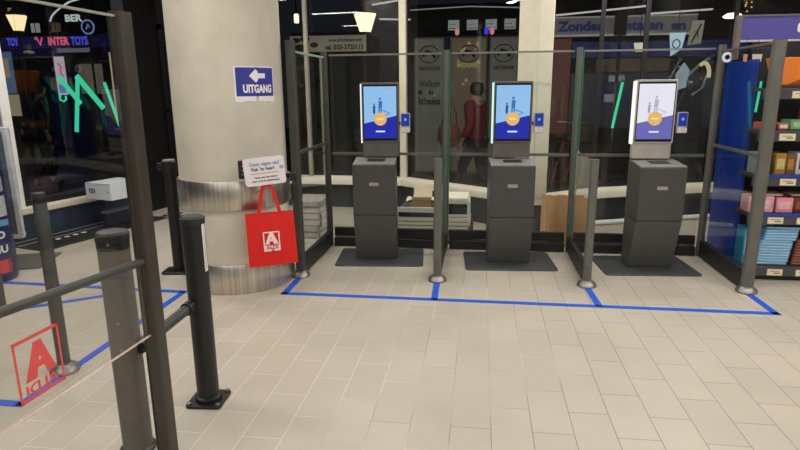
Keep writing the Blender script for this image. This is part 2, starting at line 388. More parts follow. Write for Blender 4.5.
# back partition, three bays
bx = (-1.49, -.325, .872, 2.065)
for i, lab in enumerate(('glass back panel with black kick plate behind the first kiosk', 'glass back panel with black kick plate behind the second kiosk', 'glass back panel with black kick plate behind the third kiosk')):
    a, b = bx[i]+.045, bx[i+1]-.045
    bp = thing('glass_screen', lab, 'partition', ((a+b)/2, 5.585, 0), 0, 'glass panels along the back of the kiosks'); h = (b-a)/2
    kp = MB().box(-h, h, -.02, .02, .10, .19).box(-h, h, -.05, .02, .005, .09)
    kp.build('kick_plate', M_kick, bp, bevel=.004)
    MB().box(-h, h, -.004, .004, .20, 1.86).build('pane', M_glass, bp)
    MB().box(-h, h, -.012, .012, .925, .95).build('rail', M_post, bp)
    MB().box(-h, h, -.010, .010, 1.862, 1.878).build('top_rail', mat('rail_grey', (128, 128, 124), .35, .5), bp)

# ------------------------------------------------------------------ kiosks
M_kiosk = mat('kiosk_anthracite', (73, 72, 71), .45, .1, var=.05)
M_ktop = mat('kiosk_tray', (140, 139, 136), .4, .2, var=.05)
M_base = mat('kiosk_base_plate', (76, 78, 80), .4, .2)
M_bezel = mat('screen_bezel', (10, 11, 16), .25)
M_head = mat('kiosk_head_grey', (96, 92, 88), .45)
M_head_lit = mat('kiosk_head_lit', (176, 170, 162), .4)  # lighter copy of the head grey; stronger light put into the colour
def kiosk(loc, rz, label, style, px, hx):
    k = thing('checkout_kiosk', label, 'self-checkout kiosk', loc, rz, 'self-checkout kiosks along the glass')
    MB().prism([(x, y, 0) for x, y in rrect(.80, .58, .035)], (0, 0, .012), T(0, -.075, 0)).build('base_plate', M_base, k, bevel=.003)
    W = .19
    MB().prism([(-W, y, z) for y, z in ((-.285, .905), (-.278, .455), (.03, .455), (.03, .935))], (2*W, 0, 0), T(px, 0, 0)).build('upper_pedestal', M_kiosk, k, bevel=.006)
    MB().prism([(-W, y, z) for y, z in ((-.277, .45), (-.14, .0125), (.03, .0125), (.03, .45))], (2*W, 0, 0), T(px, 0, 0)).build('lower_pedestal', mat('kiosk_anthracite_bounce', (80, 79, 77), .45, .1, var=.05), k, bevel=.006)  # lower face colour lightened in place of floor bounce light
    sl = .030/.315
    M = T(px, -.1275, .9205) @ RX(math.atan(sl))
    tr = MB().box(-W+.004, W-.004, -.15, .15, 0, .008, M).build('tray', M_ktop, k, bevel=.003)
    MB().box(-.07, .09, -.05, .06, .0082, .0105, M).build('receipt_slot', mat('slot_dark', (34, 33, 33), .4), tr)
    bd = MB().prism([(x+px, -.2835, z+.735) for x, z in rrect(.085, .028, .006)], (0, -.003, 0)).build('badge', mat('badge_silver', (172, 172, 174), .3, .4), k)
    hw = .168; hm = M_head_lit if style == 'lit_washed' else M_head  # silver style means the frame colour lightened as if lit more
    n_before = set(k.children)
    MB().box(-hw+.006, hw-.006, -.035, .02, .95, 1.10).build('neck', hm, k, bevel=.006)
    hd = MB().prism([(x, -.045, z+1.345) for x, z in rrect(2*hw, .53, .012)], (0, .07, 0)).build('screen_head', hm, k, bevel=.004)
    MB().prism([(x, -.0452, z+1.345) for x, z in rrect(2*hw-.030, .495, .006)], (0, -.004, 0)).build('bezel', M_bezel, hd)
    sw, sh, zc, ys = .292, .458, 1.347, -.0495
    up = emit('screen_sky_washed', (232, 233, 246), .97) if style == 'lit_washed' else emit('screen_sky', (150, 200, 246), .9)  # third screen: wash from reflection and view angle put into its colours
    lo = emit('screen_blue_washed', (112, 110, 192), .85) if style == 'lit_washed' else emit('screen_blue', (22, 38, 172), .95)
    zl, zr = zc-sh/2+sh*.29, zc-sh/2+sh*.44
    MB().prism([(-sw/2, ys, zc-sh/2), (sw/2, ys, zc-sh/2), (sw/2, ys, zc+sh/2), (-sw/2, ys, zc+sh/2)], (0, -.0006, 0)).build('screen', up, hd)
    MB().prism([(-sw/2, ys-.0007, zc-sh/2), (sw/2, ys-.0007, zc-sh/2), (sw/2, ys-.0007, zr), (-sw/2, ys-.0007, zl)], (0, -.0005, 0)).build('blue_wedge', lo, hd)
    disc_mb(.058, ys-.0013, .0006, 32, (0, zc-sh/2+sh*.375)).build('start_button', emit('screen_orange', (238, 186, 98), .95), hd)
    MB().prism([(x, ys-.0021, z+zc-sh/2+sh*.375) for x, z in rrect(.062, .013, .006)], (0, -.0004, 0)).build('button_caption', emit('screen_cream', (250, 232, 196), .95), hd)
    MB().prism([(x, ys-.0015, z+zc-sh/2+sh*.135) for x, z in rrect(.085, .014, .006)], (0, -.0004, 0)).build('caption', emit('screen_white', (225, 232, 255), .95), hd)
    # small illustration: a shopper with a trolley and a companion
    c1 = emit('art_blue', (58, 120, 196), .8) if style != 'lit_washed' else emit('art_pale', (186, 186, 214), .9)  # washed art colours carry the same reflection
    c2 = emit('art_navy', (52, 84, 140), .7) if style != 'lit_washed' else emit('art_washed_dim', (172, 170, 196), .9)
    il = MB()
    zz = zc+.045
    for cx, s in ((.0, 1.0),):
        il.prism([(cx-.016*s, ys-.0012, zz-.01), (cx+.016*s, ys-.0012, zz-.01), (cx+.020*s, ys-.0012, zz+.055*s), (cx-.012*s, ys-.0012, zz+.06*s)], (0, -.0004, 0))
        il.prism([(cx+.011*math.cos(a*PI/5), ys-.0012, zz+.076*s+.012*math.sin(a*PI/5)) for a in range(10)], (0, -.0004, 0))
        il.prism([(cx-.014, ys-.0012, zz-.06), (cx-.004, ys-.0012, zz-.06), (cx-.002, ys-.0012, zz-.012), (cx-.015, ys-.0012, zz-.012)], (0, -.0004, 0))
        il.prism([(cx+.006, ys-.0012, zz-.055), (cx+.014, ys-.0012, zz-.055), (cx+.014, ys-.0012, zz-.012), (cx+.003, ys-.0012, zz-.012)], (0, -.0004, 0))
    il.build('illustration', c1, hd)
    i2 = MB()
    i2.prism([(-.065, ys-.0012, zz-.055), (-.045, ys-.0012, zz-.055), (-.042, ys-.0012, zz+.015), (-.064, ys-.0012, zz+.015)], (0, -.0004, 0))
    i2.prism([(-.054+.008*math.cos(a*PI/5), ys-.0012, zz+.027+.009*math.sin(a*PI/5)) for a in range(10)], (0, -.0004, 0))
    i2.bar((.012, ys-.0014, zz-.02), (.085, ys-.0014, zz-.05), .0006, .005).bar((-.06, ys-.0014, zz-.066), (.03, ys-.0014, zz-.078), .0006, .004).bar((.03, ys-.0014, zz-.078), (.085, ys-.0014, zz-.052), .0006, .004)
    i2.build('illustration', c2, hd)
    ls = emit('strip_white', (236, 240, 232), 1.25) if style != 'green' else emit('strip_green', (196, 240, 222), 1.2)
    MB().box(-hw-.010, -hw+.002, -.046, .022, 1.075, 1.60).build('light_strip', ls, k, bevel=.003)
    # payment terminal on the side
    MB().box(.160, .205, -.03, 0, 1.235, 1.265).build('bracket', M_head, k)
    pt = MB().prism([(x+.226, -.030, z+1.255) for x, z in rrect(.086, .175, .012)], (0, -.030, 0), T(0, 0, 0)).build('payment_terminal', mat('terminal_grey', (150, 152, 160), .4), k, bevel=.004)
    MB().prism([(x+.226, -.0602, z+1.282) for x, z in rrect(.068, .105, .005)], (0, -.003, 0)).build('display', emit('terminal_blue', (26, 52, 160), .8), pt)
    disc_mb(.013, -.0635, .0006, 16, (.226, 1.285)).build('icon', emit('terminal_icon', (130, 170, 240), .8), pt)
    MB().prism([(x+.226, -.0602, z+1.193) for x, z in rrect(.078, .045, .006)], (0, -.010, 0)).build('card_slot', mat('terminal_cream', (206, 200, 190), .5), pt, bevel=.003)
    for ch in k.children:
        if ch not in n_before: ch.location.x += hx
    return k
kiosk((-.91, 5.255, 0), math.radians(5), 'dark grey self-checkout kiosk nearest the pillar, with a white lit strip', 'white', -.035, .012)
kiosk((.275, 5.255, 0), math.radians(4.2), 'dark grey self-checkout kiosk standing in front of the broad cream column', 'green', -.01, 0)
kiosk((1.452, 5.240, 0), math.radians(4.2), 'self-checkout kiosk with its screen frame coloured as brightly lit and its screen washed out', 'lit_washed', .028, 0)

exec_parts = True
# ------------------------------------------------------------------ bollards and gate
def bollard(loc, rz, r_, h, label, m, plate=True):
    b = thing('bollard', label, 'bollard', loc, rz, 'round bollards by the gate')
    MB().lathe([(r_, .0 if not plate else .018), (r_, h-.035)], 40).build('tube', m, b)
    MB().lathe([(r_+.003, h-.04), (r_+.004, h-.012), (r_-.006, h-.002), (0, h)], 40).build('cap', mat('bollard_cap', (40, 39, 37), .5), b)
    if plate:
        pm = MB().prism([(x, y, 0) for x, y in rrect(.18, .18, .02)], (0, 0, .014)).build('base_plate', M_black, b, bevel=.003)
        for sx in (-1, 1):
            for sy in (-1, 1):
                MB().lathe([(.012, .014), (.012, .024), (.004, .028)], 8, (sx*.072, sy*.072, 0)).build('bolt', mat('bolt_steel', (120, 118, 114), .4, .8), pm)
        MB().lathe([(r_+.012, .0145), (r_+.012, .032), (r_, .04)], 40).build('collar', M_black, b)
    return b
bk = bollard((-1.352, 2.53, 0), math.radians(4), .054, .975, 'black round bollard with a white strip label beside the pillar', mat('bollard_black', (26, 27, 28), .4))
def curved_label(par, r_, a, da, z0, z1, m, n=6):
    mb = MB()
    for i in range(n):
        q = [a-da+2*da*(i+t)/n for t in (0, 1)]
        p = [(r_*math.cos(x), r_*math.sin(x)) for x in q]; o_ = [((r_+.0015)*math.cos(x), (r_+.0015)*math.sin(x)) for x in q]
        mb.prism([(p[0][0], p[0][1], z0), (p[1][0], p[1][1], z0), (o_[1][0], o_[1][1], z0), (o_[0][0], o_[0][1], z0)], (0, 0, z1-z0))
    return mb.build('sticker', m, par)
curved_label(bk, .054, math.radians(-10), .22, .70, .945, M_white)
gb = bollard((-1.480, 2.105, 0), math.radians(-10), .062, 1.0, 'thick bollard seen through the near glass panel, its grey lightened as by glass haze', mat('bollard_hazed', (100, 94, 86), .45), plate=False)  # grey lightened: reflection haze of the glass put into the colour
MB().lathe([(.075, 0), (.075, .012), (.063, .022)], 40).build('base_ring', M_dkpost, gb)
MB().lathe([(.0625, .925), (.0632, .927), (.0632, .96)], 40).build('black_head', M_black, gb)
curved_label(gb, .0635, math.radians(-150), .3, .925, .96, M_white)
for z in (.955, .62, .50):
    bm_ = disc_mb(.006, -.0628, .003, 12, (0.012, z)); bm_.map(lambda v: RZ(math.radians(18)) @ v)
    bm_.build('screw', M_chrome, gb)
# swing bar between the two bollards
gr = thing('gate_bar', 'dark grey gate bar joining the black bollard to the thick grey bollard', 'gate', (-1.43, 2.315, .535))
p0, p1 = Vector((-1.372, 2.478, .535))-Vector((-1.43, 2.315, .535)), Vector((-1.412, 2.095, .495))-Vector((-1.43, 2.315, .535))
MB().tube([p0, p1], .025, 14).build('tube', M_dkpost, gr)
dd = (p1-p0).normalized()
for q, e in ((p0, 1), (p1, -1)): MB().tube([q, q+dd*e*.045], .032, 14).build('collar', M_black, gr)
# black belt post behind the pillar
bp_ = thing('barrier_post', 'black barrier post with a belt head, half hidden behind the pillar', 'barrier post', (-2.60, 4.56, 0), math.radians(8))
MB().lathe([(.048, .02), (.048, .90)], 28).build('tube', M_black, bp_)
MB().prism([(x, y, .0) for x, y in rrect(.26, .20, .03)], (0, 0, .02)).build('base_plate', M_black, bp_, bevel=.005)
hd_ = MB().lathe([(.056, .88), (.060, .89), (.060, .975), (.050, .985)], 28).build('belt_head', M_black, bp_)
MB().box(-.095, -.050, -.03, .03, .90, .965).build('belt_clip', M_black, hd_, bevel=.005)
MB().lathe([(.049, .9852), (.049, .989), (.0, .990)], 28).build('cap_plate', mat('cap_plate_grey', (150, 150, 148), .4), hd_)
# short posts beyond the near glass
for x, y, h, lab in ((-2.318, 2.735, 1.03, 'short grey post with chrome foot behind the red sticker'), (-3.40, 3.50, 1.08, 'short grey post at the picture edge by the round drinks display')):
    t = thing('short_post', lab, 'post', (x, y, 0), 0, 'short posts beyond the near glass')
    MB().lathe([(.034, .01), (.034, h-.008), (.030, h)], 24).build('tube', M_dkpost, t)
    foot(MB(), 0, 0).build('post_foot', M_chrome, t)
    MB().lathe([(.036, h-.05), (.036, h-.006), (.032, h+.002), (0, h+.003)], 24).build('cap', M_black, t)

# near glass gate panel
GD = Vector((-.06, -1, 0)).normalized()
gp = thing('glass_gate', 'near glass panel with a tall frame post, handrail and red sticker', 'gate', (-1.298, 2.045, 0))
MB().prism([(x, y, .005) for x, y in rrect(.056, .07, .012)], (0, 0, 1.825), RZ(math.radians(-4))).build('post', mat('gate_post', (66, 61, 54), .4, .2), gp)
MB().lathe([(.050, 0), (.052, .010), (.046, .018)], 24).build('post_foot', M_dkpost, gp)
MB().prism([(-.026+x*.4, .0+y, .01) for x, y in rrect(.03, .07, .006)], (0, 0, 1.815), RZ(math.radians(-4))).build('post_side', M_black, gp)
def gpt(s_, z, o_=0): return GD*s_+Vector((-GD.y, GD.x, 0))*o_+Vector((0, 0, z))
def gquad(s0, s1, z0, z1, dep, o_=0):
    n = Vector((-GD.y, GD.x, 0))*dep
    return MB().prism([gpt(s0, z0, o_), gpt(s1, z0, o_), gpt(s1, z1, o_), gpt(s0, z1, o_)], n)
pg = gquad(.035, 1.10, .595, 1.81, .008, -.004).build('pane', glass('gate_glass', (247, 247, 245), .036), gp)
MB().tube([gpt(.02, .90), gpt(1.1, .97)], .0155, 14).build('handrail', M_dkpost, gp)
MB().bar(gpt(.03, 1.813), gpt(1.1, 1.813), .012, .008).build('top_edge', mat('glass_top_edge', (170, 170, 160), .3), gp)
MB().bar(gpt(.03, .593), gpt(1.1, .593), .009, .004).build('bottom_edge', mat('glass_bottom_edge', (222, 196, 186), .3), gp)
# sticker: outlined square, big A, mirrored ALDI, seen from its back
M_red = mat('sticker_red', (226, 84, 84), .6, var=.05)
st0, st1, sz0, sz1 = .49, .665, .640, .838
stk = MB()
def sq(a, b, z0, z1): return gquad(a, b, z0, z1, .0012, .005)
for q in ((st0, st1, sz1-.011, sz1), (st0, st1, sz0, sz0+.011), (st0, st0+.008, sz0, sz1), (st1-.008, st1, sz0, sz1)):
    m_ = sq(*q); stk.add(m_.v, m_.f)
so = stk.build('sticker', M_red, gp)
n_ = Vector((-GD.y, GD.x, 0))
def to_gate(mb, sc, zc):   # artwork x grows towards +s away from the viewer's reading: mirrored
    return mb.map(lambda v: GD*(sc+v.x)+n_*(.0062-v.y)+Vector((0, 0, zc+v.z)))
def big_a(h, w, dep=.001):
    mb = MB(); t = w*.30
    mb.prism([(-w/2, 0, -h/2), (-w/2+t, 0, -h/2), (w*.10, 0, h/2), (-w*.12, 0, h/2)], (0, -dep, 0))
    mb.prism([(w/2-t*1.15, 0, -h/2), (w/2, 0, -h/2), (w*.12, 0, h/2), (-w*.12, 0, h/2)], (0, -dep*1.1, 0))
    mb.prism([(-w*.3, 0, -h*.24), (w*.3, 0, -h*.24), (w*.22, 0, -h*.05), (-w*.22, 0, -h*.05)], (0, -dep*.9, 0))
    return mb
to_gate(big_a(.115, .12), (st0+st1)/2, .757).build('letter', M_red, so)
to_gate(text_mb('ALDI', .045, .001, width=.125), (st0+st1)/2, .672).build('lettering', M_red, so)

# ------------------------------------------------------------------ red bag and card on the pillar
BD = Vector((.42, -.908, 0)).normalized(); BX = Vector((-BD.y, BD.x, 0))   # facing, and rightwards seen from the front
BX = Vector((.908, .42, 0)).normalized()
bag_rz = math.atan2(BX.y, BX.x)
bag = thing('tote_bag', 'red carrier bag with a white A logo, hanging on the round pillar', 'bag', (-1.55, 4.07, -.012), bag_rz)
M_bag = mat('red_nonwoven', (216, 26, 20), .8, var=.04, scale=14, bump=.06)
roll = RY(math.radians(-1.5))
def bagm(v): return roll @ Vector((v.x, v.y, v.z-.47))+Vector((0, 0, .47))
bm2 = MB(); nx, nz = 8, 8; W0, W1 = .180, .176; Zt, Zb = .670, .275
front = []; back = []
for j in range(nz+1):
    t = j/nz; z = Zb+(Zt-Zb)*t; hwid = W0*(1-t)+W1*t; th = .055*(1-t)+.020*t
    for i in range(nx+1):
        q = i/nx*2-1; bul = (1-q*q)*.018*math.sin(PI*(.15+.7*t)); wob = .004*math.sin(i*2.1+j*1.3)
        front.append((q*hwid, -th-bul+wob, z)); back.append((q*hwid, th*.8, z))
NF = len(front); vs = front+back; fs = []
for j in range(nz):
    for i in range(nx):
        a = j*(nx+1)+i; fs.append((a, a+1, a+nx+2, a+nx+1)); fs.append((NF+a, NF+a+nx+1, NF+a+nx+2, NF+a+1))
    for i in (0, nx):
        a = j*(nx+1)+i; fs.append((a, a+nx+1, NF+a+nx+1, NF+a))
for i in range(nx): fs.append((i, NF+i, NF+i+1, i+1))
bm2.add(vs, fs).map(bagm).build('bag_body', M_bag, bag, ang=50)
for yy in (-.028, .018):
    hp = MB()
    pts = []
    HX = ((-.088, .60), (-.078, .665), (-.064, .73), (-.050, .795), (-.038, .845), (-.028, .872), (-.012, .880), (.008, .880), (.022, .872), (.036, .845), (.050, .795), (.064, .73), (.078, .665), (.086, .60))
    for k in range(14):
        t = k/13; pts.append((HX[k][0], yy*(1-.6*math.sin(PI*t)), HX[k][1]))
    rib = MB()
    for k in range(13):
        p, q = Vector(pts[k]), Vector(pts[k+1]); rib.bar(p, q, .003, .024, up=(0, 1, 0)) if False else rib.bar(p, q, .024, .0035, up=(0, 1, 0))
    rib.map(bagm).build('handle', M_bag, bag)
M_logo = mat('logo_white', (246, 226, 220), .7, var=.03)
lg = MB(); lx, lz, lw, lh, ly = -.004, .462, .122, .150, -.0615
for q in ((-lw/2, lw/2, lh/2-.009, lh/2), (-lw/2, lw/2, -lh/2, -lh/2+.009), (-lw/2, -lw/2+.009, -lh/2, lh/2), (lw/2-.009, lw/2, -lh/2, lh/2)):
    lg.box(lx+q[0], lx+q[1], ly-.001, ly, lz+q[2], lz+q[3])
def logo_fit(v): return bagm(v)
lo_ = lg.map(logo_fit).build('logo', M_logo, bag)
big_a(.088, .100).map(lambda v: bagm(v+Vector((lx, ly, lz+.022)))).build('letter', M_logo, lo_)
MB().box(lx-lw/2+.009, lx+lw/2-.009, ly-.0008, ly, lz-lh/2+.010, lz-lh/2+.044).map(bagm).build('logo_band', M_logo, lo_)
text_mb('ALDI', .036, .0012, width=.088).map(lambda v: bagm(v+Vector((lx, ly-.0014, lz-lh/2+.027)))).build('lettering', mat('logo_red_text', (190, 40, 34), .7), lo_)

cd = thing('notice_card', 'white notice card with blue and black Dutch text above the red bag', 'sign', (-1.56, 4.04, .975), bag_rz)
cr = RY(math.radians(-4.5))
MB().prism([(x, .0, z) for x, z in rrect(.295, .205, .022)], (0, -.004, 0), cr).build('card', mat('card_white', (232, 226, 228), .5, var=.03), cd)
text_mb('Geen eigen tas?', .036, .0006, width=.215).map(lambda v: cr @ (v+Vector((.005, -.0048, .055)))).build('lettering', mat('text_blue', (86, 140, 186), .6), cd)
text_mb("Pak 'm hier!", .034, .0008, width=.165).map(lambda v: cr @ (v+Vector((-.010, -.0048, .017)))).build('lettering', mat('text_navy', (44, 62, 110), .6), cd)
MB().box(-.105, .100, -.0052, -.0042, -.0165, -.0125, cr).build('rule', mat('rule_red', (196, 90, 90), .6), cd)
text_mb('Neem een tas mee en', .017, .0005, width=.165).map(lambda v: cr @ (v+Vector((.005, -.0048, -.043)))).build('lettering', M_ktext, cd)
text_mb('reken af bij de zelfscankassa', .016, .0005, width=.20).map(lambda v: cr @ (v+Vector((.0, -.0048, -.070)))).build('lettering', M_ktext, cd)
MB().prism([(x+.125, -.0042, z+.018) for x, z in rrect(.030, .024, .004)], (0, -.0008, 0), cr).build('pictogram', mat('pict_grey', (150, 160, 180), .6), cd)
hk = thing('bag_hook', 'black hook bracket with a bent chrome arm fixed on the pillar', 'hook', (-1.545, 4.045, .985), bag_rz)
MB().box(-.200, -.130, .012, .050, -.065, .070).build('bracket', M_black, hk, bevel=.006)
for z in (-.03, 0, .03): MB().lathe([(.006, 0), (.006, .004)], 10, (0, 0, 0), T(-.172, .012, z) @ RX(PI/2)).build('screw', M_chrome, hk)
MB().tube([(-.13, .10, -.13), (-.11, .06, -.14), (-.10, .03, -.17), (-.07, .02, -.165), (-.04, .02, -.145), (.05, .02, -.135)], .006, 8).build('hook_arm', M_chrome, hk)
MB().box(.170, .215, .03, .07, -.100, -.035).build('end_clip', M_black, hk, bevel=.005)
MB().box(-.15, .19, .09, .11, -.08, -.05).build('back_bar', M_black, hk)

#PART2
# ------------------------------------------------------------------ things behind the glass
# pallet with cream trays
M_wood = mat('pallet_wood', (142, 104, 66), .8, var=.25, scale=6, stretch=(2, 12, 12))
M_wood2 = mat('pallet_wood_dark', (82, 58, 40), .85, var=.25, scale=6, stretch=(2, 12, 12))
pal = thing('wooden_pallet', 'wooden pallet on the floor under the stacked cream trays', 'pallet', (-.45, 6.02, 0))
for y in (-.22, 0, .22): MB().box(-.40, .40, y-.05, y+.05, 0, .022).build('bottom_board', M_wood2, pal)
for x in (-.35, -.13, .13, .35):
    for y in (-.22, 0, .22): MB().box(x-.05, x+.05, y-.05, y+.05, .0225, .115).build('block', M_wood, pal)
for y in (-.23, -.115, 0, .115, .23): MB().box(-.40, .40, y-.048, y+.048, .1155, .138).build('top_board', M_wood2, pal)
M_tray = mat('cream_tray', (244, 236, 212), .6, var=.06)
def tray(name, lab, x0, x1, z, h, m=M_tray, y0=5.76, y1=6.28, t=.02, grp='cream trays stacked on the pallet', rz=0):
    xc, yc = (x0+x1)/2, (y0+y1)/2; a, b = (x1-x0)/2, (y1-y0)/2
    o = thing(name, lab, 'tray', (xc, yc, z), rz, grp)
    MB().box(-a, a, -b, b, 0, .008).build('tray_bottom', mat('tray_inside', (60, 54, 46), .8), o)
    rm = MB(); rm.box(-a, a, -b, -b+t, .001, h).box(-a, a, b-t, b, .001, h).box(-a, -a+t, -b+t, b-t, .001, h).box(a-t, a, -b+t, b-t, .001, h)
    rm.build('rim', m, o, bevel=.004); return o
tray('stacked_tray', 'lowest flat cream tray lying on the wooden pallet', -.84, -.10, .139, .040)
tray('stacked_tray', 'middle flat cream tray of the pallet stack', -.83, -.085, .181, .040)
tray('stacked_tray', 'upper flat cream tray under the dark board on the pallet stack', -.845, -.095, .223, .046)
dbd = thing('dark_board', 'dark board with a white front rim under the open carton', 'board', (-.62, 6.0, .271))
MB().box(-.21, .21, -.235, .235, 0, .055).build('board', mat('board_dark', (46, 42, 38), .7), dbd, bevel=.004)
MB().box(-.215, .30, -.262, -.240, .055, .105).box(-.215, -.195, -.262, -.240, 0, .055).box(.28, .30, -.262, -.240, 0, .055).build('white_rim', M_white, dbd, bevel=.004)
MB().box(-.20, .20, -.225, .225, .0555, .062).build('board_liner', mat('liner_grey', (78, 74, 68), .8), dbd)
# open white frame crate beside it
wc = thing('frame_crate', 'open white frame crate standing on the cream trays beside the carton', 'crate', (-.235, 6.0, .271))
fm = MB()
for z in (.012, .150):
    for y in (-.20, .20): fm.box(-.135, .135, y-.012, y+.012, z-.012, z+.014)
    for x in (-.135, .135): fm.box(x-.012, x+.012, -.20, .20, z-.012, z+.014)
fm.build('rims', M_white, wc, bevel=.003)
for x in (-.135, .135):
    for y in (-.20, .20): MB().box(x-.014, x+.014, y-.013, y+.013, .026, .138).build('corner_post', M_white, wc)
MB().box(-.12, .12, -.18, .18, .001, .10).build('contents', mat('crate_dark', (40, 38, 36), .8), wc)
MB().box(-.14, .13, -.215, .16, .165, .20).build('lid', M_tray, wc, bevel=.004)
# open carton
M_card = mat('cardboard', (184, 142, 92), .8, var=.08, scale=14)
M_card2 = mat('cardboard_pale', (236, 220, 190), .8, var=.06, scale=14)
ca = thing('carton', 'small open cardboard carton with pale raised flaps on the pallet stack', 'box', (-.59, 5.97, .334))
cb = MB(); cb.box(-.10, .10, -.08, .08, 0, .004)
for q in ((-.10, .10, -.08, -.076), (-.10, .10, .076, .08), (-.10, -.096, -.076, .076), (.096, .10, -.076, .076)): cb.box(q[0], q[1], q[2], q[3], .004, .095)
cb.build('box_body', M_card, ca)
MB().prism([(-.10, -.08, .095), (.10, -.08, .095), (.105, -.105, .128), (-.105, -.105, .128)], (0, .003, .002)).build('flap', M_card2, ca)
MB().prism([(-.10, .078, .095), (.10, .078, .095), (.095, .13, .225), (-.095, .13, .225)], (0, .003, .001)).build('flap', M_card2, ca)
for s_ in (-1, 1): MB().prism([(s_*.10, -.07, .095), (s_*.10, .07, .095), (s_*.165, .075, .075+.02), (s_*.165, -.075, .075-.005)], (0, 0, .003)).build('flap', M_card2, ca)
# crate stack behind the side glass
for k, (dx, z, lab) in enumerate(((0, 0, 'lowest'), (.012, .135, 'middle'), (-.008, .270, 'topmost'))):
    t = thing('plastic_crate', lab+' pale plastic crate in the stack behind the side glass', 'crate', (-1.815+dx, 6.05, z), math.radians(-3+3*k), 'pale crates stacked behind the side glass')
    mb = MB(); a, b, h = .15, .22, .130
    for q in ((-a, a, -b, -b+.012), (-a, a, b-.012, b), (-a, -a+.012, -b+.012, b-.012), (a-.012, a, -b+.012, b-.012)):
        for z0, z1 in ((.006, .055), (.075, h)): mb.box(q[0], q[1], q[2], q[3], z0, z1)
    for x in (-a, a-.02):
        for y in (-b, b-.02): mb.box(x, x+.02, y, y+.02, 0, h)
    mb.build('crate_sides', mat('crate_pale', (206, 202, 190), .55), t)
    MB().box(-a+.012, a-.012, -b+.012, b-.012, .004, .10 if k < 2 else .118).build('newspapers', mat('newsprint', (168, 164, 154), .85, var=.3, scale=25), t)
# paper bag
pb = thing('paper_bag', 'brown kraft paper bag standing behind the glass by the second divider', 'bag', (.875, 5.90, 0), math.radians(6))
M_kraft = mat('kraft_paper', (214, 166, 116), .85, var=.1, scale=7, bump=.3)
kb = MB(); N_ = 10; rows = 8; ring = []
for j in range(rows+1):
    z = .003+.475*j/rows; fl = 1-.04*j/rows
    for i in range(4*N_):
        s_, t_ = divmod(i, N_); q = t_/N_*2-1
        x, y = ((q*.225, -.13), (.225, q*.13), (-q*.225, .13), (-.225, -q*.13))[s_]
        if s_ in (1, 3): x *= 1-.18*(1-abs(q))*(j/rows)
        ring.append((x*fl+random.uniform(-.004, .004), y*fl+random.uniform(-.005, .005), z+(random.uniform(-.006, .006) if j == rows else 0)))
n4 = 4*N_
kb.add(ring, [(j*n4+i, j*n4+(i+1) % n4, (j+1)*n4+(i+1) % n4, (j+1)*n4+i) for j in range(rows) for i in range(n4)]+[tuple(range(n4))[::-1]])
kb.build('bag_body', M_kraft, pb, ang=25)
MB().box(-.215, -.205, -.14, -.1365, .02, .45).box(-.12, -.116, -.1385, -.1365, .02, .46).build('fold_crease', mat('kraft_light', (214, 182, 136), .85), pb)

# ------------------------------------------------------------------ product shelf
sh = thing('display_shelf', 'tall product shelf with a blue side panel and five stocked levels', 'shelf', (2.20, 4.87, 0))
LEN = 1.5
MB().box(-.02, .002, .27, .85, .02, 1.76).build('side_panel', mat('panel_blue', (16, 60, 166), .35, var=.05), sh)
MB().box(.004, LEN, .44, .46, .02, 1.90).build('back_panel', mat('shelf_back', (20, 20, 21), .7), sh)
MB().box(-.06, LEN, .02, .26, .0, .05).build('plinth', M_black, sh)
M_rail = mat('price_rail', (74, 74, 76), .4)
M_tag = mat('price_tag', (236, 224, 190), .6, var=.04)
M_bstrip = mat('blue_strip', (44, 62, 150), .4)
LV = (1.535, 1.215, .865, .555, .125)      # top of each board
for n, z in enumerate(LV):
    b = MB().box(-.06, LEN, .01, .26, z-.025, z).build('shelf_board', mat('shelf_board', (58, 58, 60), .5), sh)
    MB().box(-.06, LEN, -.012, .008, z-.085, z-.005).build('price_rail', M_rail, b, bevel=.003)
    if n in (2, 3): MB().box(-.06, LEN, -.016, -.0125, z-.022, z+.012).build('blue_edge', M_bstrip, b)
    for k in range(6):
        x = .14+.215*k-.05*(n % 2)
        MB().box(x, x+.115, -.0165, -.0125, z-.077, z-.025).build('price_tag', M_tag, b)
        MB().box(x+.02, x+.09, -.0168, -.0165, z-.046, z-.040).box(x+.05, x+.10, -.0168, -.0165, z-.064, z-.052).build('tag_print', mat('tag_print', (150, 138, 110), .7), b)
hb = thing('header_sign', 'purple blue fascia board above the product shelf', 'sign', (2.09, 5.36, 1.905))
MB().box(.02, 1.6, -.02, .02, .018, .20).build('board', mat('header_purple', (74, 70, 150), .45, var=.05), hb)
MB().box(.02, 1.6, -.026, .024, 0, .016).build('bottom_trim', mat('trim_lilac', (190, 184, 190), .4), hb)
MB().box(.0, 1.6, -.026, .024, .20, .212).build('top_trim', mat('trim_grey', (96, 92, 100), .5), hb)
MB().box(-.015, .022, -.03, .03, -.14, .212).build('end_bracket', mat('bracket_brown', (104, 94, 88), .5), hb)
MB().prism([(x+.475, -.0205, z+.105) for x, z in rrect(.05, .075, .02)], (0, -.003, 0)).build('logo', M_white, hb)
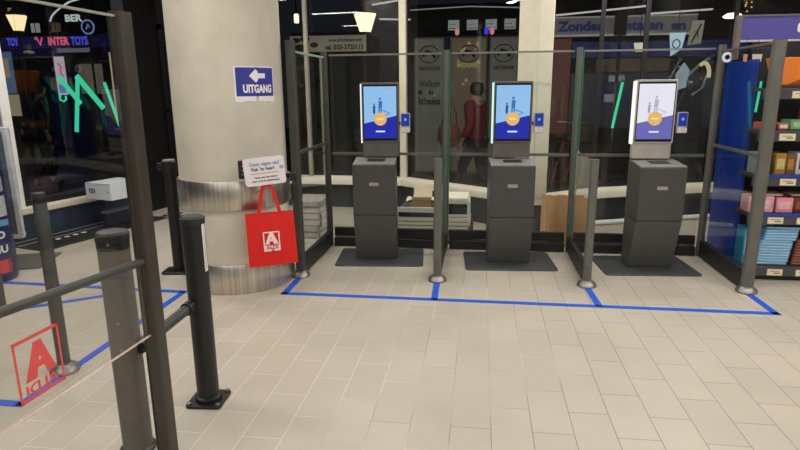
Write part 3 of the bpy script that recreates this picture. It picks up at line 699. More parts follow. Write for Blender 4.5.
# spots and letters hanging under the header
rg = thing('ring_sign', 'small white ring shaped sign hanging beside the blue panel', 'sign', (2.06, 5.42, 1.79))
MB().tube([(.032*math.cos(2*PI*k/20), 0, .032*math.sin(2*PI*k/20)) for k in range(20)], .011, 8, close=True).build('ring', emit('ring_white', (225, 228, 235), .8), rg)
MB().tube([(0, 0, .03), (0, 0, .33)], .0025, 6).build('wire', M_black, rg)
for x, w_, c_, lab in ((2.155, .014, (216, 150, 130), 'tiny reddish tag hanging next to the white ring sign'), (2.245, .033, (232, 220, 208), 'small white tag hanging above the blue side panel')):
    t = thing('hanging_tag', lab, 'tag', (x, 5.30, 1.745))
    MB().prism([(-w_, 0, 0), (w_, 0, 0), (w_*1.15, 0, .06), (-w_*1.15, 0, .06)], (0, .004, 0)).build('tag_card', mat('tag_card_%d' % c_[1], c_, .5), t)
    MB().tube([(0, .002, .06), (0, .002, .19)], .002, 6).build('string', M_black, t)
def prod_box(name, lab, cat, x, z, w_, h_, d_, rgb, grp, y=4.90, rgb2=None, rz=0, band=None):
    o = thing(name, lab, cat, (x, y, z), rz, grp)
    MB().box(-w_/2, w_/2, 0, d_, .001, h_).build('box', mat('prod_%d_%d_%d' % rgb, rgb, .45, var=.1, scale=20), o, bevel=.004)
    if rgb2:
        q = band or (.15, .85, .25, .75)
        MB().box(-w_/2+w_*q[0], -w_/2+w_*q[1], -.001, -.0002, h_*q[2], h_*q[3]).build('front_label', mat('prod_%d_%d_%d' % rgb2, rgb2, .45, var=.15, scale=30), o)
    return o
# level 1: orange display boards
ob = thing('orange_display', 'orange display box with a slanting side on the top shelf', 'box', (2.36, 4.93, 1.536))
M_or = mat('orange_card', (238, 130, 30), .5, var=.12, scale=4)
MB().prism([(-.14, 0, .225), (-.075, 0, .02), (.14, 0, .02), (.14, 0, .225)], (0, .16, 0)).build('box', M_or, ob, bevel=.003)
MB().prism([(-.03, -.002, .025), (.05, -.002, .06), (.10, -.002, .03), (.12, -.002, .022), (-.02, -.002, .022)], (0, .001, 0)).build('print', mat('orange_dark', (150, 78, 24), .6), ob)
MB().box(-.08, .14, 0, .15, .001, .019).build('tray_base', mat('dark_red_brown', (84, 44, 30), .6), ob)
oc = thing('orange_display', 'yellow orange display box beside the slanting one, at the picture edge', 'box', (2.61, 4.93, 1.536))
MB().box(-.10, .10, 0, .16, .001, .225).build('box', mat('orange_yellow', (246, 176, 70), .5, var=.12, scale=4), oc, bevel=.003)
MB().box(-.085, -.07, -.002, 0, .01, .215).build('print', mat('print_yellow', (250, 214, 130), .6), oc)
# level 2
for x, w_, h_, c_, c2, lab in ((2.235, .10, .055, (196, 96, 84), (230, 200, 190), 'small red flat pack on the second shelf, next to the blue panel'), (2.342, .075, .05, (206, 112, 96), (236, 220, 210), 'small salmon flat pack on the second shelf beside the green one'), (2.455, .13, .075, (112, 172, 120), (170, 206, 160), 'green flat pack on the second shelf'), (2.585, .11, .06, (112, 72, 178), (170, 150, 214), 'purple flat pack on the second shelf')):
    prod_box('flat_pack', lab, 'pack', x, 1.216, w_, h_, .16, c_, 'flat packs on the second shelf', rgb2=c2, y=4.92)
pj = thing('red_jar', 'dark red jar standing at the back of the second shelf', 'jar', (2.625, 5.17, 1.216))
MB().lathe([(.055, 0), (.06, .01), (.06, .15), (.045, .175), (.045, .18)], 24).build('jar_body', mat('jar_red', (160, 52, 30), .35), pj)
MB().lathe([(.047, .1805), (.047, .205), (0, .207)], 24).build('lid', mat('jar_lid', (60, 30, 26), .4), pj)
# level 3
for x, w_, h_, c_, c2, lab in ((2.225, .10, .17, (150, 164, 160), (214, 220, 214), 'silvery patterned box on the third shelf next to the blue panel'), (2.358, .08, .165, (168, 128, 52), (206, 186, 130), 'gold and white box on the third shelf'), (2.432, .06, .16, (122, 84, 36), (176, 130, 60), 'narrow brown gold box on the third shelf'), (2.537, .13, .17, (206, 202, 204), (66, 60, 66), 'white box with black patches on the third shelf')):
    prod_box('gift_box', lab, 'box', x, .866, w_, h_, .15, c_, 'gift boxes on the third shelf', rgb2=c2, y=4.92)
# level 4
for x, z, w_, h_, c_, c2, lab in ((2.255, .556, .19, .13, (224, 164, 172), (236, 196, 200), 'pink box on the fourth shelf next to the blue panel'), (2.432, .556, .125, .12, (232, 150, 166), (240, 186, 196), 'rosy pink box on the fourth shelf'), (2.555, .556, .11, .125, (104, 48, 40), (150, 84, 66), 'dark brown red box on the fourth shelf'), (2.66, .556, .09, .13, (130, 66, 54), (170, 110, 90), 'brown box at the picture edge on the fourth shelf')):
    prod_box('sweets_box', lab, 'box', x, z, w_, h_, .15, c_, 'boxes on the fourth shelf', rgb2=c2, y=4.92)
for x, lab in ((2.33, 'flat beige pack lying on top of the pink box'), (2.56, 'flat beige pack lying on top of the dark brown box')):
    prod_box('flat_pack', lab, 'pack', x, .688, .17, .022, .14, (176, 150, 124), 'flat packs on the fourth shelf', y=4.93, rgb2=(216, 196, 170))
# level 5: stacks of packs
packs = [(98, 168, 218), (120, 184, 226), (150, 200, 232)]
p0_ = None
for k in range(14):
    z = .126+.0225*k; x = 2.375+.004*k*(1 if k < 9 else 1.3)
    if p0_ is None:
        p0_ = thing('blue_pack', 'light blue flat pack in the tall stack on the lowest shelf', 'pack', (x, 4.90, z), 0, 'light blue packs stacked on the lowest shelf')
        MB().box(-.125, .125, 0, .17, .0005, .0215).build('pack', mat('pack_blue', packs[1], .4, var=.2, scale=5), p0_, bevel=.004)
        MB().box(-.11, .115, -.001, -.0002, .014, .018).build('white_edge', mat('pack_white', (226, 236, 244), .5), p0_)
    else:
        c = p0_.copy(); COL.objects.link(c)
        for ch in list(p0_.children): d = ch.copy(); COL.objects.link(d); d.parent = c
        c.location = (x, 4.90+random.uniform(-.004, .006), z); c.rotation_euler.z = random.uniform(-.05, .05)
wr = thing('folded_bag', 'crumpled pale blue wrapped pack lying on top of the blue stack', 'pack', (2.37, 4.93, .4415))
MB().lathe([(.02, .001), (.11, .004), (.125, .022), (.09, .045), (.03, .05), (0, .049)], 14).map(lambda v: Vector((v.x*1.1+random.uniform(-.01, .01), .08+v.y*.6+random.uniform(-.008, .008), v.z+(.006*math.sin(v.x*60) if v.z > .01 else 0)))).build('wrapper', mat('wrapper_blue', (150, 196, 224), .3, var=.2, scale=20), wr)
tl = prod_box('teal_box', 'teal blue box behind the pole on the lowest shelf, next to the blue panel', 'box', 2.19, .126, .08, .30, .15, (40, 132, 176), 'boxes on the lowest shelf', rgb2=(170, 214, 226))
q0 = None
for k in range(9):
    z = .126+.0235*k
    if q0 is None:
        q0 = thing('brown_pack', 'dark brown flat pack in the stack at the picture edge on the lowest shelf', 'pack', (2.635, 4.90, z), 0, 'brown packs stacked on the lowest shelf')
        MB().box(-.105, .10, 0, .17, .0005, .0225).build('pack', mat('pack_brown', (112, 62, 40), .45, var=.2), q0, bevel=.004)
        MB().box(-.09, .09, -.001, -.0002, .013, .018).build('pale_edge', mat('pack_tan', (176, 132, 100), .5), q0)
    else:
        c = q0.copy(); COL.objects.link(c)
        for ch in list(q0.children): d = ch.copy(); COL.objects.link(d); d.parent = c
        c.location = (2.635+.003*k, 4.90, z); c.rotation_euler.z = random.uniform(-.04, .04)

# ------------------------------------------------------------------ left: sill box, display board, drinks column, mat
wb = thing('shipping_box', 'white cardboard box with a two-loop mark, on the window sill', 'box', (-4.41, 6.20, .361), math.radians(-16))
MB().box(.03, .43, -.24, .16, 0, .185).build('box', mat('box_white', (226, 230, 242), .6, var=.04), wb, bevel=.006)
MB().prism([(.05, -.245, .186), (.43, -.245, .186), (.43, .15, .192), (.10, .15, .192)], (0, 0, .004)).build('lid', mat('box_lid', (222, 228, 240), .6, var=.04), wb)
lm = MB()
for cx in (.115, .160): lm.tube([(cx+.022*math.cos(2*PI*k/18), -.2425, .10+.022*math.sin(2*PI*k/18)) for k in range(18)], .005, 6, close=True)
lm.build('two_loop_mark', mat('mark_navy', (50, 60, 96), .6), wb)
MB().box(.37, .39, -.2415, -.2402, .085, .105).build('small_mark', mat('mark_blue', (90, 130, 180), .6), wb)
ds = thing('display_board', 'grey display board in a white frame, standing at the picture edge', 'sign', (-4.57, 4.52, 0), math.radians(18))
MB().box(-.38, .40, -.02, .02, .285, 1.215).build('panel', mat('board_grey_blue', (96, 106, 122), .5, var=.06), ds)
fr = MB()
for q in ((-.42, .44, .245, .285), (-.42, .44, 1.215, 1.255)): fr.box(q[0], q[1], -.03, .03, q[2], q[3])
for q in ((-.42, -.38), (.40, .44)): fr.box(q[0], q[1], -.03, .03, .285, 1.215)
fr.build('frame', mat('frame_white', (206, 212, 222), .4), ds, bevel=.006)
for x in (-.3, .3): MB().box(x-.02, x+.02, -.015, .015, .012, .245).build('leg', M_dkpost, ds)
MB().box(-.42, .62, -.22, .30, 0, .012).build('base_plate', mat('base_grey', (86, 84, 82), .5), ds)
dc = thing('drinks_column', 'round blue drinks display shaped like a can, with NU lettering', 'display', (-4.05, 4.20, 0))
MB().lathe([(.13, .002), (.145, .03), (.15, .05), (.15, 1.02), (.14, 1.06), (.0, 1.06)], 36).build('can_body', mat('can_navy', (30, 38, 84), .4, var=.06), dc)
def wrap2(mb, a, z, rad): return mb.map(lambda v: Vector(((rad-v.y)*math.cos(a+v.x/rad), (rad-v.y)*math.sin(a+v.x/rad), z+v.z)))
AD = math.radians(-46)
wrap2(gridrect(.30, .05, -.001, 14), AD, .50, .15).build('pale_band', mat('band_blue', (110, 160, 206), .5), dc)
wrap2(gridrect(.30, .17, -.001, 14), AD, .64, .15).build('print_panel', mat('print_pale', (186, 182, 190), .6, var=.25, scale=40), dc)
wrap2(gridrect(.30, .12, -.001, 14), AD, .82, .15).build('print_panel', mat('print_pale2', (150, 150, 166), .6, var=.3, scale=40), dc)
tx = text_mb('TYD', .085, .003, width=.17).map(lambda v: v+Vector((-.01, -.001, .06))); t2 = text_mb('NU', .085, .003, width=.12).map(lambda v: v+Vector((.02, -.001, -.06)))
tx.add(t2.v, t2.f); wrap2(tx, AD+.15, .34, .15).build('lettering', M_white, dc)
wrap2(gridrect(.13, .11, -.001, 8), AD+.30, .135, .15).build('red_label', mat('label_red', (214, 70, 70), .5), dc)
wrap2(MB().box(-.035, .035, -.0024, -.0018, -.006, .006), AD+.30, .135, .15).build('label_line', mat('label_pink', (240, 170, 166), .5), dc)
mt = thing('entrance_mat', 'black entrance mat along the foot of the side window', 'mat', (-4.3, 5.75, 0), math.radians(-15))
MB().box(-.33, .20, -.70, .95, .0, .010).build('mat', mat('mat_black', (30, 30, 32), .9, var=.2, scale=60), mt)
MB().box(-.345, -.331, -.70, .95, .0, .018).box(-.20, -.185, -.70, .95, .0102, .017).build('edge_strip', mat('strip_alu', (186, 190, 196), .35, .6), mt)
for k in range(5): MB().lathe([(.028, .0101), (.030, .013), (.018, .014), (.016, .0102)], 14, (-.10, -.42+.105*k, 0)).build('white_ring', M_white, mt)
sb = thing('low_bench', 'flat grey ledge below the window sill under the white box', 'ledge', (-4.30, 6.20, .019), math.radians(-15))
MB().box(-.03, .06, -.15, .50, .15, .175).build('ledge_top', mat('ledge_grey', (120, 122, 130), .5), sb)
MB().box(-.03, .03, -.12, .47, 0, .15).build('ledge_body', M_navy, sb)
# floor door track in front of the dark entrance
dt = thing('door_track', 'pale metal door track on the floor before the black entrance', 'floor track', (-3.30, 7.0, 0), math.radians(6))
for y in (-.30, -.12, .05): MB().box(-.70, .6, y-.015, y+.015, 0, .008).build('track_bar', mat('track_alu', (214, 214, 216), .45, .1), dt)
MB().box(-.73, .63, -.36, .10, .0, .003).build('track_plate', mat('track_dark', (52, 52, 54), .6), dt)

# ------------------------------------------------------------------ green window reflections, added as glowing bars
def green_refl_bar(name, lab, p, q, r_, loc, wide=None, hang=False):
    o = thing(name, lab, 'light', loc, 0, 'green window reflections built as bars'); L = Vector(loc)
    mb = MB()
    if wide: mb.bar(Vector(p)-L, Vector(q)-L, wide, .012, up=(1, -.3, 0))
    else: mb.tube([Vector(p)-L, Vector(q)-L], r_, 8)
    mb.build('tube', M_green_refl, o)
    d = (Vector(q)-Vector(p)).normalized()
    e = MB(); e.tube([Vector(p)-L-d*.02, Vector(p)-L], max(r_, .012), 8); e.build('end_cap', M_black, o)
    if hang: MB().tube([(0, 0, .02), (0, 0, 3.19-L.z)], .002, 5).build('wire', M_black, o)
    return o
ng = thing('reflection_strokes', 'green reflections in the side window, built as slanting glowing strokes', 'light', (-4.52, 6.16, 1.11), 0); gl = Vector((-4.52, 6.16, 1.11))
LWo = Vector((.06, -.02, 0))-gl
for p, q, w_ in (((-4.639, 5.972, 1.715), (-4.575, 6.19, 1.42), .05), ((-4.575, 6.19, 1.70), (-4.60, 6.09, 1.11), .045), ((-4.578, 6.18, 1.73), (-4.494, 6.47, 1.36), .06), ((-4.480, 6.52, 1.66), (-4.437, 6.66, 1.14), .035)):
    MB().bar(Vector(p)+LWo, Vector(q)+LWo, w_, .012, up=(1, -.3, 0)).build('tube', M_green_refl, ng)
MB().tube([Vector((-4.60+a, 6.03+b, 1.47+c))-gl for a, b, c in ((-.02, -.04, .06), (-.025, -.045, 0), (-.01, -.01, -.02), (.0, .02, .0), (.0, .02, .04))], .011, 8).build('tube', M_green_refl, ng)
green_refl_bar('reflection_bar', 'slanting green window reflection beside the third kiosk, built as a glowing bar', (1.45, 6.42, 1.60), (1.38, 6.42, 1.13), .014, (1.45, 6.42, 1.60), hang=True)
green_refl_bar('reflection_bar', 'slanting green glass reflection beside the blue shelf panel, built as a glowing bar', (2.215, 5.10, 1.585), (2.20, 5.10, 1.345), .010, (2.215, 5.10, 1.585))
# ------------------------------------------------------------------ the street outside: unlit surfaces glow in place of street light
struct(MB().box(-20, 8, 9.0, 24, -.14, -.02).add([(-20, -2, -.02), (-6.6, -2, -.02), (-6.6, 9, -.02), (-20, 9, -.02)], [(0, 1, 2, 3)]).build('street', mat('asphalt_night', (44, 42, 42), .5, var=.2)))
M_fac = mat('facade_night', (30, 27, 26), .85, var=.3)
M_win = [emit('lit_window_warm', (196, 166, 118), .45), emit('lit_window_dim', (120, 100, 76), .35), emit('lit_window_white', (200, 200, 196), .45)]
bf = thing('building_facade', 'dark street building with small lit windows beyond the side window', 'building', (-12, 15.14, 0))
MB().box(-5.2, 4.2, 0, .3, 0, 7).build('wall', M_fac, bf)
random.seed(3)
for i in range(9):
    for j in range(4):
        x, z = -4.6+i*.62, 3.15+j*.42
        if random.random() < .55:
            f_ = MB().box(x, x+.26, -.02, -.001, z, z+.24).build('window', M_win[random.randrange(3)], bf)
            MB().box(x+.12, x+.14, -.03, -.021, z, z+.24).build('glazing_bar', M_fac, f_)
for x0, x1, z0, z1, m_ in ((-1.35, -.95, .9, 2.2, emit('shop_light', (190, 176, 150), .5)), (1.0, 1.7, 1.5, 2.3, emit('shop_light2', (140, 132, 120), .35)), (1.95, 2.12, .9, 2.6, emit('shop_cream', (216, 200, 160), .6)), (-3.6, -2.9, 1.2, 2.2, emit('shop_light3', (110, 110, 116), .3)), (.1, .75, 1.6, 1.95, M_win[1])):
    MB().box(x0, x1, -.02, -.001, z0, z1).build('shop_window', m_, bf)
fs = thing('shop_fascia', 'dark blue shop fascia with pink and blue lit INTERTOYS letters', 'sign', (-11.2, 14.99, 2.74))
MB().box(-1.9, 2.2, 0, .12, 0, .30).build('fascia_board', emit('fascia_navy', (16, 20, 66), .5), fs)
text_mb('INTER', .28, .012, width=.62).map(lambda v: v+Vector((-.18, -.01, .15))).build('lettering', emit('sign_pink', (232, 96, 130), 1.0), fs)
text_mb('TOYS', .28, .012, width=.50).map(lambda v: v+Vector((.43, -.01, .15))).build('lettering', emit('sign_blue_lit', (84, 84, 236), 1.0), fs)
text_mb('TOYS', .28, .012, width=.42).map(lambda v: v+Vector((-1.52, -.01, .15))).build('lettering', emit('sign_blue_lit', (84, 84, 236), 1.0), fs)
MB().tube([(-.80, -.01, .22), (-.74, -.01, .06), (-.66, -.01, .26)], .02, 8).tube([(-.84+.035*math.cos(k*PI/6), -.01, .24+.035*math.sin(k*PI/6)) for k in range(12)], .012, 6, close=True).build('emblem', emit('sign_pink', (232, 96, 130), 1.0), fs)
MB().box(-.25, .75, -.03, 0, -.14, -.03).build('grey_band', emit('band_grey', (120, 118, 130), .6), fs)
po = thing('lit_poster', 'white and pink lit poster on the street beyond the side window', 'poster', (-11.15, 14.6, 1.45))
MB().box(-.17, .17, 0, .05, 0, 1.05).build('poster_frame', mat('poster_frame', (60, 60, 64), .5), po)
MB().box(-.15, .15, -.01, -.001, .03, 1.02).build('poster', emit('poster_white', (206, 196, 210), .8), po)
MB().tube([(-.04, -.015, .85), (.05, -.015, .75), (.0, -.015, .62), (.08, -.015, .5)], .03, 8).build('print', emit('print_pink', (226, 110, 160), .8), po)
MB().box(-.10, .10, -.012, -.010, .08, .30).build('print', emit('print_blue', (110, 150, 210), .7), po)
po2 = thing('lit_poster', 'tall blue lit display beside the dark walker beyond the side window', 'poster', (-12.75, 14.6, 1.5))
MB().box(-.25, .25, 0, .05, 0, 1.15).build('poster_frame', mat('poster_frame', (60, 60, 64), .5), po2)
MB().box(-.22, .22, -.01, -.001, .03, 1.12).build('poster', emit('poster_blue', (92, 122, 160), .55), po2)
MB().box(-.18, .10, -.013, -.0105, .45, .95).build('print', emit('print_tan', (180, 160, 140), .5), po2)
rs = thing('round_sign', 'round sign with a blue lit ring above the street', 'sign', (-10.20, 14.6, 3.20))
MB().tube([(.17*math.cos(2*PI*k/24), 0, .17*math.sin(2*PI*k/24)) for k in range(24)], .02, 8, close=True).build('ring', emit('ring_blue', (120, 150, 220), .8), rs)
disc_mb(.15, .01, .02, 24).build('disc', mat('disc_dark', (26, 30, 50), .5), rs)
MB().tube([(0, 0, -3.25), (0, .0, -.18)], .03, 8).build('pole', M_black, rs)
MB().tube([(-.05, -.02, -.06), (.03, -.02, .07), (.06, -.02, -.02)], .015, 6).build('mark', emit('ring_blue', (120, 150, 220), .8), rs)
bl = thing('lit_letters', 'white lit BER letters high on the street building', 'sign', (-10.9, 15.05, 3.48))
text_mb('BER', .24, .01, width=.5).build('lettering', emit('letters_white', (214, 220, 226), .9), bl)
MB().box(-.32, .32, .02, .06, -.15, .15).build('sign_back', M_fac, bl)
wv = thing('light_swoosh', 'white curved light line above the street by the frame post', 'light', (-10.8, 14.4, 3.62))
MB().tube([(-.30+.62*t/10+.0, 0, -.28+.46*(t/10)**.6) for t in range(11)], .022, 8).build('tube', emit('letters_white', (214, 220, 226), .9), wv)
MB().tube([(.32, 0, .18), (.9, 0, .30)], .018, 8).build('tube_tail', emit('letters_white', (214, 220, 226), .9), wv)
def lantern(loc, s, lab, strength, grp='lit street lanterns outside', pole=True):
    o = thing('street_lantern', lab, 'street lamp', loc, 0, grp)
    MB().lathe([(.12*s, 0), (.245*s, .37*s), (.245*s, .375*s), (0, .375*s)], 6).build('glass', emit('lantern_glow_%d' % int(strength*100), (255, 226, 178), strength), o)
    MB().lathe([(.25*s, .376*s), (.26*s, .39*s), (.12*s, .50*s), (.05*s, .58*s), (0, .58*s)], 6).build('roof', M_black, o)
    MB().lathe([(.05*s, -.12*s), (.13*s, -.04*s), (.13*s, -.002*s)], 10).build('collar', M_black, o)
    if pole: MB().lathe([(.09, -loc[2]-.02), (.08, -loc[2]+.5), (.045, -loc[2]+.6), (.04, -.12*s)], 10).build('pole', M_black, o)
    return o
lantern((-2.53, 13, 2.77), 1.0, 'lit street lantern on a dark pole above the first kiosk', 2.2)
lantern((-10.03, 12, 2.86), .85, 'lit street lantern high in the side window at the picture corner', 1.7)
lantern((-4.38, 14, 3.10), .42, 'tiny narrow lit lantern beside the pillar', 1.6, pole=False) if False else None
tn = thing('wall_lamp', 'small narrow white lamp glowing beside the pillar top', 'lamp', (-4.38, 14, 3.10))
MB().lathe([(.05, 0), (.06, .02), (.06, .18), (.04, .21), (0, .21)], 12).build('glass', emit('lamp_white', (255, 240, 214), 1.6), tn)
MB().lathe([(.02, .21), (.02, .5)], 8).build('stem', M_black, tn)
hl = thing('hanging_lamp', 'small white cup shaped lamp between the second and third kiosk', 'lamp', (2.40, 9.72, 2.085))
MB().lathe([(.055, 0), (.085, .125), (0, .126)], 14).build('shade', emit('lamp_cup', (232, 220, 190), .9), hl)
MB().tube([(0, 0, .125), (0, 0, .9)], .006, 6).build('cord', M_black, hl)
# hut with phone banner
hu = thing('site_hut', 'dark hut carrying the pale phone number banner', 'hut', (-2.33, 9.0, -.02))
MB().box(-.58, .58, 0, 1.2, 0, 2.42).build('hut_body', mat('hut_dark', (24, 23, 23), .7, var=.2), hu)
MB().box(-.55, -.50, -.03, 0, 0, 2.12).box(.02, .06, -.03, 0, 0, 2.12).build('door_trim', mat('hut_trim', (52, 50, 48), .6), hu)
MB().box(-.46, .0, -.015, 0, .7, 1.9).build('hut_window', mat('hut_window', (40, 36, 36), .2, var=.5, scale=5), hu)
bn = thing('phone_banner', 'pale banner with a web address and phone number outside', 'sign', (-2.33, 8.978, 2.12))
MB().box(-.60, .59, 0, .02, 0, .235).build('banner', emit('banner_pale', (112, 104, 92), .65, base=(150, 140, 120), var=.25), bn)
text_mb('www.schuttevaer.com', .075, .0015, width=.52).map(lambda v: v+Vector((.27, -.002, .165))).build('lettering', M_ktext, bn)
text_mb('tel. 020-2720115', .10, .003, width=.60).map(lambda v: v+Vector((.25, -.002, .06))).build('lettering', M_ktext, bn)
for x, z, q in ((-.50, .17, .10), (-.36, .19, .12), (-.45, .06, .14), (-.22, .10, .1)): disc_mb(q*.4, -.001, .001, 14, (x, z), 1.6).build('print_blot', mat('blot', (84, 78, 68), .8), bn)
# little red and white car lights on the street
for x, y, z, c_, lab in ((-2.9, 11.5, 1.86, (230, 90, 60), 'small red light glowing above the hut window outside'), (-1.95, 12.5, 1.52, (240, 220, 190), 'small white pair of lights outside beside the first kiosk'), (-1.25, 12.5, 1.75, (240, 190, 120), 'small amber lights outside above the first kiosk')):
    o = thing('street_light', lab, 'light', (x, y, z))
    for dx in (0, .09): MB().lathe([(0, -.028), (.028, -.015), (.034, 0), (.028, .015), (0, .028)], 10, (dx, 0, 0)).build('bulb', emit('bulb_%d' % c_[1], c_, 1.2), o)
    MB().tube([(.045, .03, -z-.02), (.045, .03, .0)], .012, 6).build('post', M_black, o)
# pale panels with lettering behind the second kiosk, glow standing in for street light
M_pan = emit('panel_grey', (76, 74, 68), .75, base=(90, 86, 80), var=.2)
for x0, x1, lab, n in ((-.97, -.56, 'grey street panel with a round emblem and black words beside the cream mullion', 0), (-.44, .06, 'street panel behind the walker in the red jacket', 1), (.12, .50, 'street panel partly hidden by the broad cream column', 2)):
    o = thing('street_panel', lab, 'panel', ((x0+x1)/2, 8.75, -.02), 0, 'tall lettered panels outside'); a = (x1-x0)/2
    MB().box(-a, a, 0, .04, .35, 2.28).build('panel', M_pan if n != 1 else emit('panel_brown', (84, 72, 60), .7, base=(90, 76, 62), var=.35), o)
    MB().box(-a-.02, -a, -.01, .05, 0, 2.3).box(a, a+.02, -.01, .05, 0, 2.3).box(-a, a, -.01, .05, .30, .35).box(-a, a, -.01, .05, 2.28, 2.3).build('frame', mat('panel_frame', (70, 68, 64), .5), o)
    zc = 2.06
    em = MB().tube([(.14*math.cos(2*PI*k/24)*1.0, -.004, zc+.12*math.sin(2*PI*k/24)) for k in range(24)], .008, 6, close=True)
    em.tube([(-.09, -.004, zc-.03), (-.03, -.004, zc+.05), (.04, -.004, zc+.02), (.09, -.004, zc-.05)], .022, 6)
    em.build('emblem', M_ktext, o)
    if n != 1:
        text_mb('AMSTERDAM', .075, .002, width=a*1.5).map(lambda v: v+Vector((0, -.004, 1.86))).build('lettering', M_ktext, o)
    else:
        text_mb('MOSAIC', .10, .003, width=a*1.3).map(lambda v: v+Vector((0, -.004, 1.90))).build('lettering', emit('gold_text', (176, 150, 100), .7), o)
        for k in range(12):
            disc_mb(random.uniform(.012, .028), -.003, .003, 10, (random.uniform(-a*.7, a*.7), random.uniform(1.6, 2.2))).build('light_dot', emit('dot_gold', (170, 140, 90), .8), o)
    if n == 0:
        wt = text_mb('Welkom', .13, .003, width=.31).map(lambda v: v+Vector((.01, -.004, 1.64)))
        for t_, sz, wd, dx, dz in (('in', .10, .07, .03, 1.52), ('Ithaka', .14, .32, .01, 1.39)):
            q_ = text_mb(t_, sz, .004, width=wd).map(lambda v: v+Vector((dx, -.004, dz))); wt.add(q_.v, q_.f)
        wt.build('lettering', M_ktext, o)
        disc_mb(.035, -.004, .002, 16, (-.13, 1.52)).build('dot', M_ktext, o)
        for x in (.03, .10): MB().box(x, x+.05, -.006, -.004, 1.05, 1.14).build('small_sticker', emit('sticker_grey', (96, 94, 98), .6), o)
hd2 = thing('street_canopy', 'dark canopy with a row of white sheets behind the second kiosk', 'canopy', (-.2, 8.85, 2.32))
MB().box(-.85, .85, 0, .25, 0, .42).build('fascia', mat('canopy_dark', (14, 14, 15), .7), hd2)
for xx in (-.8, .8): MB().box(xx-.03, xx+.03, .1, .16, -2.34, 0).build('leg', mat('canopy_dark', (14, 14, 15), .7), hd2)
MB().tube([(-.85, -.03, .345), (.0, -.03, .375), (.85, -.03, .335)], .009, 6).build('light_line', emit('line_grey', (150, 150, 150), .7), hd2)
for k, nm in enumerate(('first', 'second', 'third', 'fourth')):
    o = thing('paper_sheet', nm+' white sheet from the cream mullion, in the row on the dark canopy', 'paper', (-.415+.268*k, 8.83, 2.375), 0, 'white sheets on the dark canopy')
    MB().box(-.08, .08, 0, .006, 0, .14).build('sheet', emit('sheet_grey', (142, 146, 142), .6, base=(180, 184, 180)), o)
    MB().box(-.07, .06, -.002, -.0005, .02, .03).box(-.07, .03, -.002, -.0005, .075, .082).build('print_line', mat('print_grey', (90, 92, 90), .7), o)
for x, c_, lab in ((-.36, (214, 150, 140), 'small pink light under the first white sheet'), (.055, (70, 70, 240), 'small blue light between the second and third white sheets'), (.135, (232, 130, 150), 'small rose light beside the blue one under the white sheets')):
    o = thing('spot_light', lab, 'light', (x, 8.72, 2.34))
    MB().lathe([(0, -.05), (.028, -.03), (.032, .02), (.018, .05), (0, .055)], 10).build('bulb', emit('spot_%d_%d' % c_[:2], c_, .9), o)
    MB().tube([(0, .02, .03), (0, .045, .06)], .008, 6).build('arm', M_black, o)

# person walking outside
def skin(name, verts, edges, radii, m, parent=None, root=0, sub=2):
    me = bpy.data.meshes.new(name); me.from_pydata(verts, edges, []); o = bpy.data.objects.new(name, me); COL.objects.link(o)
    md = o.modifiers.new('skin', 'SKIN'); md.use_smooth_shade = True
    ly = me.skin_vertices[0] if me.skin_vertices else None
    if ly is None:
        bm = bmesh.new(); bm.from_mesh(me); bm.verts.layers.skin.verify(); bm.to_mesh(me); bm.free(); ly = me.skin_vertices[0]
    for i, rr in enumerate(radii): ly.data[i].radius = rr if isinstance(rr, tuple) else (rr, rr); ly.data[i].use_root = (i == root)
    o.modifiers.new('sub', 'SUBSURF').levels = sub; o.modifiers['sub'].render_levels = sub
    me.materials.append(m)
    if parent: o.parent = parent
    return o
pe = thing('person', 'person in a red jacket and dark trousers walking away outside', 'person', (-.07, 8.15, -.02), math.radians(62))
pe.scale = (.96, .96, .96)
Mskin = mat('skin', (176, 132, 108), .6); Mjk = mat('red_jacket', (112, 20, 34), .7, var=.2); Mtr = mat('dark_trousers', (26, 26, 36), .8); Mhr = mat('dark_hair', (26, 20, 18), .6)
bv = [(0,0,.92), (0,0,1.10), (0,-.01,1.28), (0,-.01,1.43), (0,.0,1.51), (0,.02,1.60), (0,.03,1.70),
      (-.17,0,1.41), (-.22,-.06,1.14), (-.24,.08,.92), (.17,0,1.41), (.22,.05,1.15), (.25,-.03,.92),
      (-.09,0,.88), (-.12,.16,.50), (-.13,.02,.10), (-.14,.16,.03), (.09,0,.88), (.12,-.05,.48), (.13,-.28,.10), (.14,-.20,.03)]
be = [(0,1),(1,2),(2,3),(3,4),(4,5),(5,6),(3,7),(7,8),(8,9),(3,10),(10,11),(11,12),(0,13),(13,14),(14,15),(15,16),(0,17),(17,18),(18,19),(19,20)]
br = [(.15,.11),(.13,.10),(.15,.11),(.12,.09),.055,(.085,.10),(.075,.09),.055,.042,.03,.055,.042,.03,.085,.06,.042,.035,.085,.06,.042,.035]
for hx, (bx_, by_, bz_), base in ((-1, (-.24, .08, .92), 9), (1, (.25, -.03, .92), 12)):
    n0 = len(bv); bv.append((bx_+.01*hx, by_+.03, bz_-.06)); be.append((base, n0)); br.append((.022, .036))
    for k in range(4):
        n1 = len(bv); yk = by_+.0+.02*k
        bv.append((bx_+.012*hx, yk, bz_-.115)); bv.append((bx_+.004*hx, yk+.003, bz_-.15-.008*(1 if k in (1, 2) else 0))); be += [(n0, n1), (n1, n1+1)]; br += [.009, .008]
    n1 = len(bv); bv.append((bx_-.01*hx, by_+.06, bz_-.06)); bv.append((bx_-.015*hx, by_+.075, bz_-.095)); be += [(n0, n1), (n1, n1+1)]; br += [.010, .008]
skin('body', bv, be, br, Mskin, pe)
